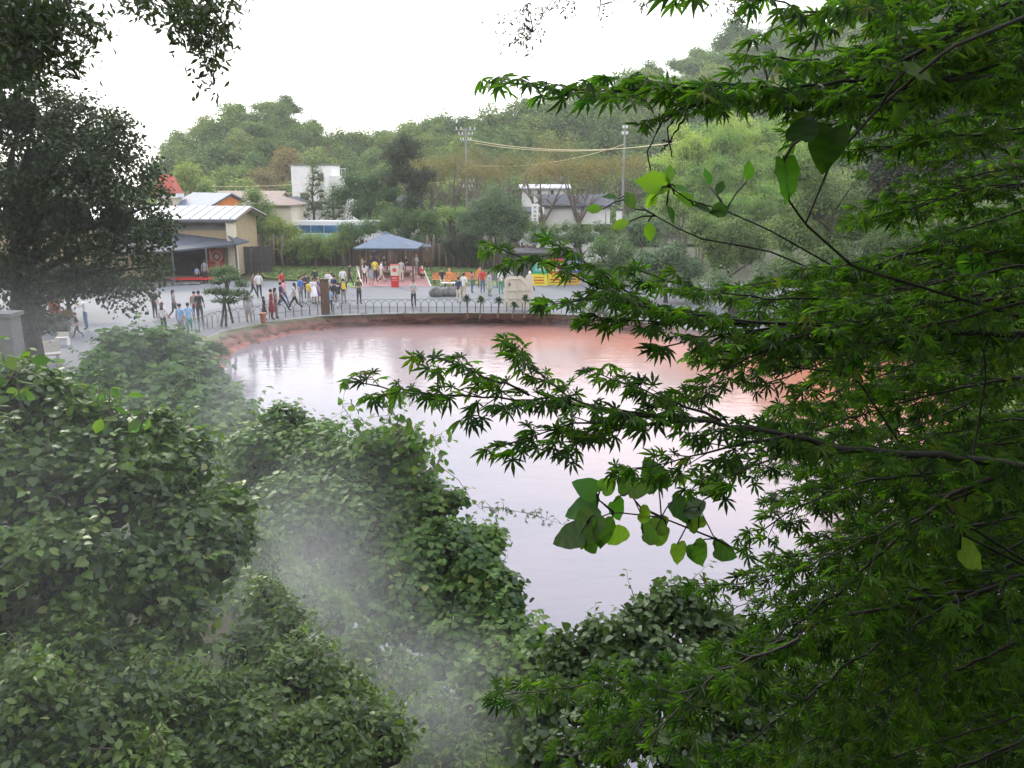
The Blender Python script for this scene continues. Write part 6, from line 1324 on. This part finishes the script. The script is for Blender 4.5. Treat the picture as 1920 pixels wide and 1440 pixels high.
fill(12, (1950, 2900), (0, 1600), (1.8, 3.5), (.0, .5), (.5, 1.0), .055, 1, lambda v: 1940, .09)
# limbs and stem
for lp_ in ([(1980, 885, 2.05), (2200, 950, 2.1)], [(1960, 630, 2.3), (2200, 760, 2.2)], [(2000, -60, 2.2), (2250, 300, 2.2)]):
    P = [W(*p) for p in lp_] + [mp_foot + Vector((0, 0, 1.6))]; BR.tube([p - mp_foot for p in resample(P, 12)], [.02 + .02 * i / 11 for i in range(12)], 8, False)
BR.tube([(0, 0, -.2), (.02, .02, .6), (-.03, 0, 1.2), (0, 0, 1.7), (.05, -.05, 3.2)], [.12, .09, .08, .07, .04], 10)
BR.build('branches', M['twig'], maple, smooth=True)
TW.V = [tuple(Vector(v) - mp_foot) for v in TW.V]; tw = TW.build('twigs', M['twig'], maple); tw['kind'] = 'stuff'
LP, LT, LN, LS, LR = map(np.array, (LP, LT, LN, LS, LR)); LP = LP - np.array(mp_foot); kk = rng.integers(0, 4, len(LP)); Rm = frames(LN, LT)
print('maple leaves', len(LP))
leafy(maple, [(MAPLES[k], LP[kk == k], Rm[kk == k], LS[kk == k], LR[kk == k]) for k in range(4)], 'maple', 300, score=lambda u, v, P, Rm_: np.where(u < 1500, 1.0, .5) * (0.5 + np.abs(Rm_[:, 1, 2])))
# ================================================================ OVERHANGING TREES AT THE TOP
def hanging(label, foot, stems, clusters, matn, size, T=LEAF_LANCE, nsingle=150, rad=.03, group=None):
    t = empty('tree', foot, 0, label, 'tree', group); foot = Vector(foot); m_ = MB(); pos = []
    for st_ in stems: Q = resample([Vector(p) if isinstance(p, Vector) else W(*p) for p in st_], 20); m_.tube([p - foot for p in Q], [rad * (.12 + .88 * i / 19) for i in range(20)], 6)
    q2 = random.Random(len(label)); allq = [W(*p) for st_ in stems for p in st_ if not isinstance(p, Vector)]
    for (u, v, ru, rv, d, n) in clusters:
        for i in range(n):
            a = q2.uniform(0, 6.28); r = math.sqrt(q2.random()); uu, vv = u + ru * r * math.cos(a), v + rv * r * math.sin(a); dd = d + q2.uniform(-.5, .5); c = W(uu, vv, dd); nn = q2.randint(5, 9)
            near = min(allq, key=lambda s: (s - c).length)
            if q2.random() < .5: m_.tube([c - foot, near.lerp(c, .5) - foot + Vector((0, 0, .05)), near - foot], [.002, .004, .006], 3, False)
            for k in range(nn): pos.append(tuple(c + Vector((q2.gauss(0, 1), q2.gauss(0, 1), q2.gauss(0, 1))) * size * .9 - foot))
    m_.build('branches', M['twig'], t); P_ = np.array(pos); D_ = norm(rng.normal(size=P_.shape) + np.array([0, 0, -.3]))
    leafy(t, [leaf_groups(P_, D_, T, size, .8, .3, .5, .35)], matn, nsingle); return t
trunkL = Vector((-7.5, 5.0, 6.0)); TL = [trunkL + Vector((0, 0, 6)), trunkL + Vector((.2, 0, 3)), trunkL + Vector((0, 0, -2))]
hanging('dark leafy branches hanging into the top left corner', tuple((-7.5, 5.0, gz(-7.5, 5.0))), [[(180, 80, 8.5), (80, 40, 8), (-60, -60, 7.5), TL[0]], [(150, 150, 8.5), (60, 90, 8), (-40, -20, 7.5), TL[0]], [(200, 60, 8.6), (120, -20, 8), TL[0], TL[1], TL[2]]],
        [(20, 60, 60, 90, 8, 130), (80, 30, 60, 45, 8.2, 90), (90, 90, 40, 40, 8.3, 30), (130, 60, 50, 50, 8.5, 26), (30, 130, 40, 30, 8, 40), (140, 115, 26, 18, 8.5, 9), (160, 60, 40, 40, 8.5, 9), (10, 0, 120, 60, 8, 80)], 'tree_dark', .085)
hanging('branch with loose dark leaves hanging from the top edge, left of centre', tuple((-5.5, 4.0, gz(-5.5, 4.0))), [[(400, 160, 7.5), (390, 90, 7.5), (350, 20, 7.5), (280, -60, 7.3), (100, -200, 7), Vector((-5.5, 4, 12)), Vector((-5.5, 4, 8)), Vector((-5.5, 4, 4))], [(430, 60, 7.5), (400, 20, 7.5), (350, -60, 7.3)], [(330, 60, 7.5), (320, 20, 7.5), (280, -60, 7.3)]],
        [(330, 12, 75, 18, 7.5, 50), (370, 45, 50, 28, 7.5, 46), (400, 75, 28, 28, 7.5, 16), (395, 115, 14, 18, 7.5, 8), (425, 30, 18, 50, 7.5, 14), (240, 0, 60, 8, 7.5, 14), (340, 80, 16, 14, 7.5, 4), (380, 155, 16, 14, 7.5, 4), (365, 90, 20, 20, 7.5, 5)], 'tree_dark', .075)
hanging('sparse twigs with tiny leaves at the top centre', tuple((1.5, -3.0, gz(1.5, -3.0))), [[(960, 110, 9), (1000, 60, 9), (1030, 20, 9), (1080, -60, 8.8), (1150, -300, 8), Vector((1.5, 2, 15)), Vector((1.5, -3, 14)), Vector((1.5, -3, 8))], [(1120, 45, 9), (1125, 10, 9), (1130, -40, 8.9), (1150, -300, 8)], [(1380, 30, 9), (1420, 0, 9), (1470, -60, 9), (1500, -300, 8), Vector((1.5, 2, 15))]],
        [(1000, 40, 28, 34, 9, 16), (975, 75, 30, 30, 9, 12), (935, 42, 22, 10, 9, 4), (1055, 10, 16, 20, 9, 6), (1120, 20, 12, 25, 9, 2), (1210, 8, 14, 14, 9, 4), (1400, 15, 45, 16, 9, 20), (1385, 32, 22, 16, 9, 8), (1330, 10, 16, 20, 9, 3)], 'tree_dark', .05, nsingle=100)
# unseen trees added above and behind the photographer to shade the maple
for i, (x, y, z, r) in enumerate([(-6, -5, 12, 4.5), (1, -7, 13, 5), (8, -4, 12, 5), (9, 3, 12.5, 3.6), (13, 8, 8, 4.5), (4, -1, 15.5, 3.4), (-11, 0, 9, 4)]):
    t = empty('tree', (x, y, gz(x, y)), 0, 'unseen evergreen tree added behind the photographer to shade the maple', 'tree', 'unseen trees added to shade the maple')
    g0 = gz(x, y); cr = ob('crown', HVd[i % 4], t, (0, 0, z - g0)); cr.scale = (r, r, r * .8); trunk_mb(max(z - g0, .5), .2, 4, i, r * .6).build('trunk', M['bark'], t)

# ================================================================ HAZE AND STEAM
hz = MB(); hz.box((0, 170, 38), (425, 265, 42)); ho = hz.build('haze', [], None); tag(ho, 'thin pale haze filling the valley', kind='stuff')
m = bpy.data.materials.new('haze'); m.use_nodes = True; t = m.node_tree; t.nodes.clear(); pv = t.nodes.new('ShaderNodeVolumePrincipled'); mo = t.nodes.new('ShaderNodeOutputMaterial')
pv.inputs['Density'].default_value = 0.00065; pv.inputs['Color'].default_value = (.93, .95, .93, 1); pv.inputs['Anisotropy'].default_value = 0.2; t.links.new(pv.outputs[0], mo.inputs['Volume']); ho.data.materials.append(m)
def steam(label, c, rad, dens, scale, seed=0, thr=(.42, .72), rot=0):
    """a soft cloud of steam: ellipsoid fading to nothing at its rim, broken up by noise"""
    mb = MB(); mb.ico((0, 0, 0), 1.0, 3); o = mb.build('steam', [], None, c); o.scale = rad; o.rotation_euler.z = R(rot); tag(o, label, kind='stuff')
    m = bpy.data.materials.new('steam'); m.use_nodes = True; t = m.node_tree; t.nodes.clear(); l = t.links.new
    tc = t.nodes.new('ShaderNodeTexCoord'); ln = t.nodes.new('ShaderNodeVectorMath'); ln.operation = 'LENGTH'; l(tc.outputs['Object'], ln.inputs[0])
    fr = t.nodes.new('ShaderNodeMapRange'); fr.interpolation_type = 'SMOOTHSTEP'; fr.inputs[1].default_value = .97; fr.inputs[2].default_value = .15; l(ln.outputs['Value'], fr.inputs[0])
    ge = t.nodes.new('ShaderNodeNewGeometry'); ad = t.nodes.new('ShaderNodeVectorMath'); ad.operation = 'ADD'; ad.inputs[1].default_value = (seed * 7.3, seed * 3.1, 0); l(ge.outputs['Position'], ad.inputs[0])
    no = t.nodes.new('ShaderNodeTexNoise'); no.inputs['Scale'].default_value = scale; no.inputs['Detail'].default_value = 3; no.inputs['Distortion'].default_value = .6; l(ad.outputs[0], no.inputs['Vector'])
    mr = t.nodes.new('ShaderNodeMapRange'); mr.inputs[1].default_value = thr[0]; mr.inputs[2].default_value = thr[1]; l(no.outputs[0], mr.inputs[0])
    mu = t.nodes.new('ShaderNodeMath'); mu.operation = 'MULTIPLY'; l(fr.outputs[0], mu.inputs[0]); l(mr.outputs[0], mu.inputs[1])
    m2 = t.nodes.new('ShaderNodeMath'); m2.operation = 'MULTIPLY'; m2.inputs[1].default_value = dens; l(mu.outputs[0], m2.inputs[0])
    pv = t.nodes.new('ShaderNodeVolumePrincipled'); mo = t.nodes.new('ShaderNodeOutputMaterial'); pv.inputs['Color'].default_value = (.97, .98, 1, 1); l(m2.outputs[0], pv.inputs['Density']); l(pv.outputs[0], mo.inputs['Volume'])
    m.cycles.volume_step_rate = 1.0; o.data.materials.append(m); return o
steam('steam rising from the slope between the near shrub and the kudzu mound', tuple(W(600, 1130, 9.2)), (1.7, 1.7, 1.6), .26, .5, 1, (.32, .72))
steam('denser steam welling up low at the bottom centre', tuple(W(800, 1370, 8.6)), (1.7, 1.7, 1.9), .48, .5, 6, (.30, .72))
steam('faint steam drifting before the kudzu mound', tuple(W(520, 930, 11)), (2.6, 1.8, 1.8), .12, .35, 7, (.32, .72))
steam('steam drifting over the left shrubs towards the plaza', (-9.5, 17.5, 2.6), (6.5, 8, 3.8), .085, .25, 2)
steam('thin steam veil in front of the left shrubs', (-3.2, 5.0, 4.3), (4.2, 2.8, 3.4), .062, .4, 3, (.32, .75))
steam('steam lying over the far left corner of the pond', (-6, 33, .3), (8, 9, 2.0), .07, .3, 4)
steam('steam lying over the right part of the pond', (7, 36, .4), (8, 8, 2.0), .09, .3, 5)

# ---- ordinals for look-alikes, counted from the left as seen from the viewpoint
ORD = ['leftmost', 'second from the left', 'third from the left', 'fourth from the left', 'fifth from the left', 'sixth from the left', 'seventh from the left', 'eighth from the left', 'ninth from the left', 'tenth from the left', 'eleventh from the left', 'twelfth from the left', 'thirteenth from the left', 'rightmost']
def number(grp, text):
    L_ = sorted([o for o in COL.objects if o.get('group') == grp and o.parent is None], key=lambda o: o.location.x / o.location.y)
    for i, o in enumerate(L_): o['label'] = text + ', ' + (ORD[i] if i < len(L_) - 1 else 'rightmost')
number('cherry trees behind the houses', 'bare-limbed cherry tree with thin brownish crown')
number('bamboo clumps beside the hill', 'feathery light green bamboo clump below the hill')
number('slim trunks in front of the palisade', 'slim trunk in front of the log palisade')
number('boulders of the rock garden', 'weathered boulder of the rock garden')
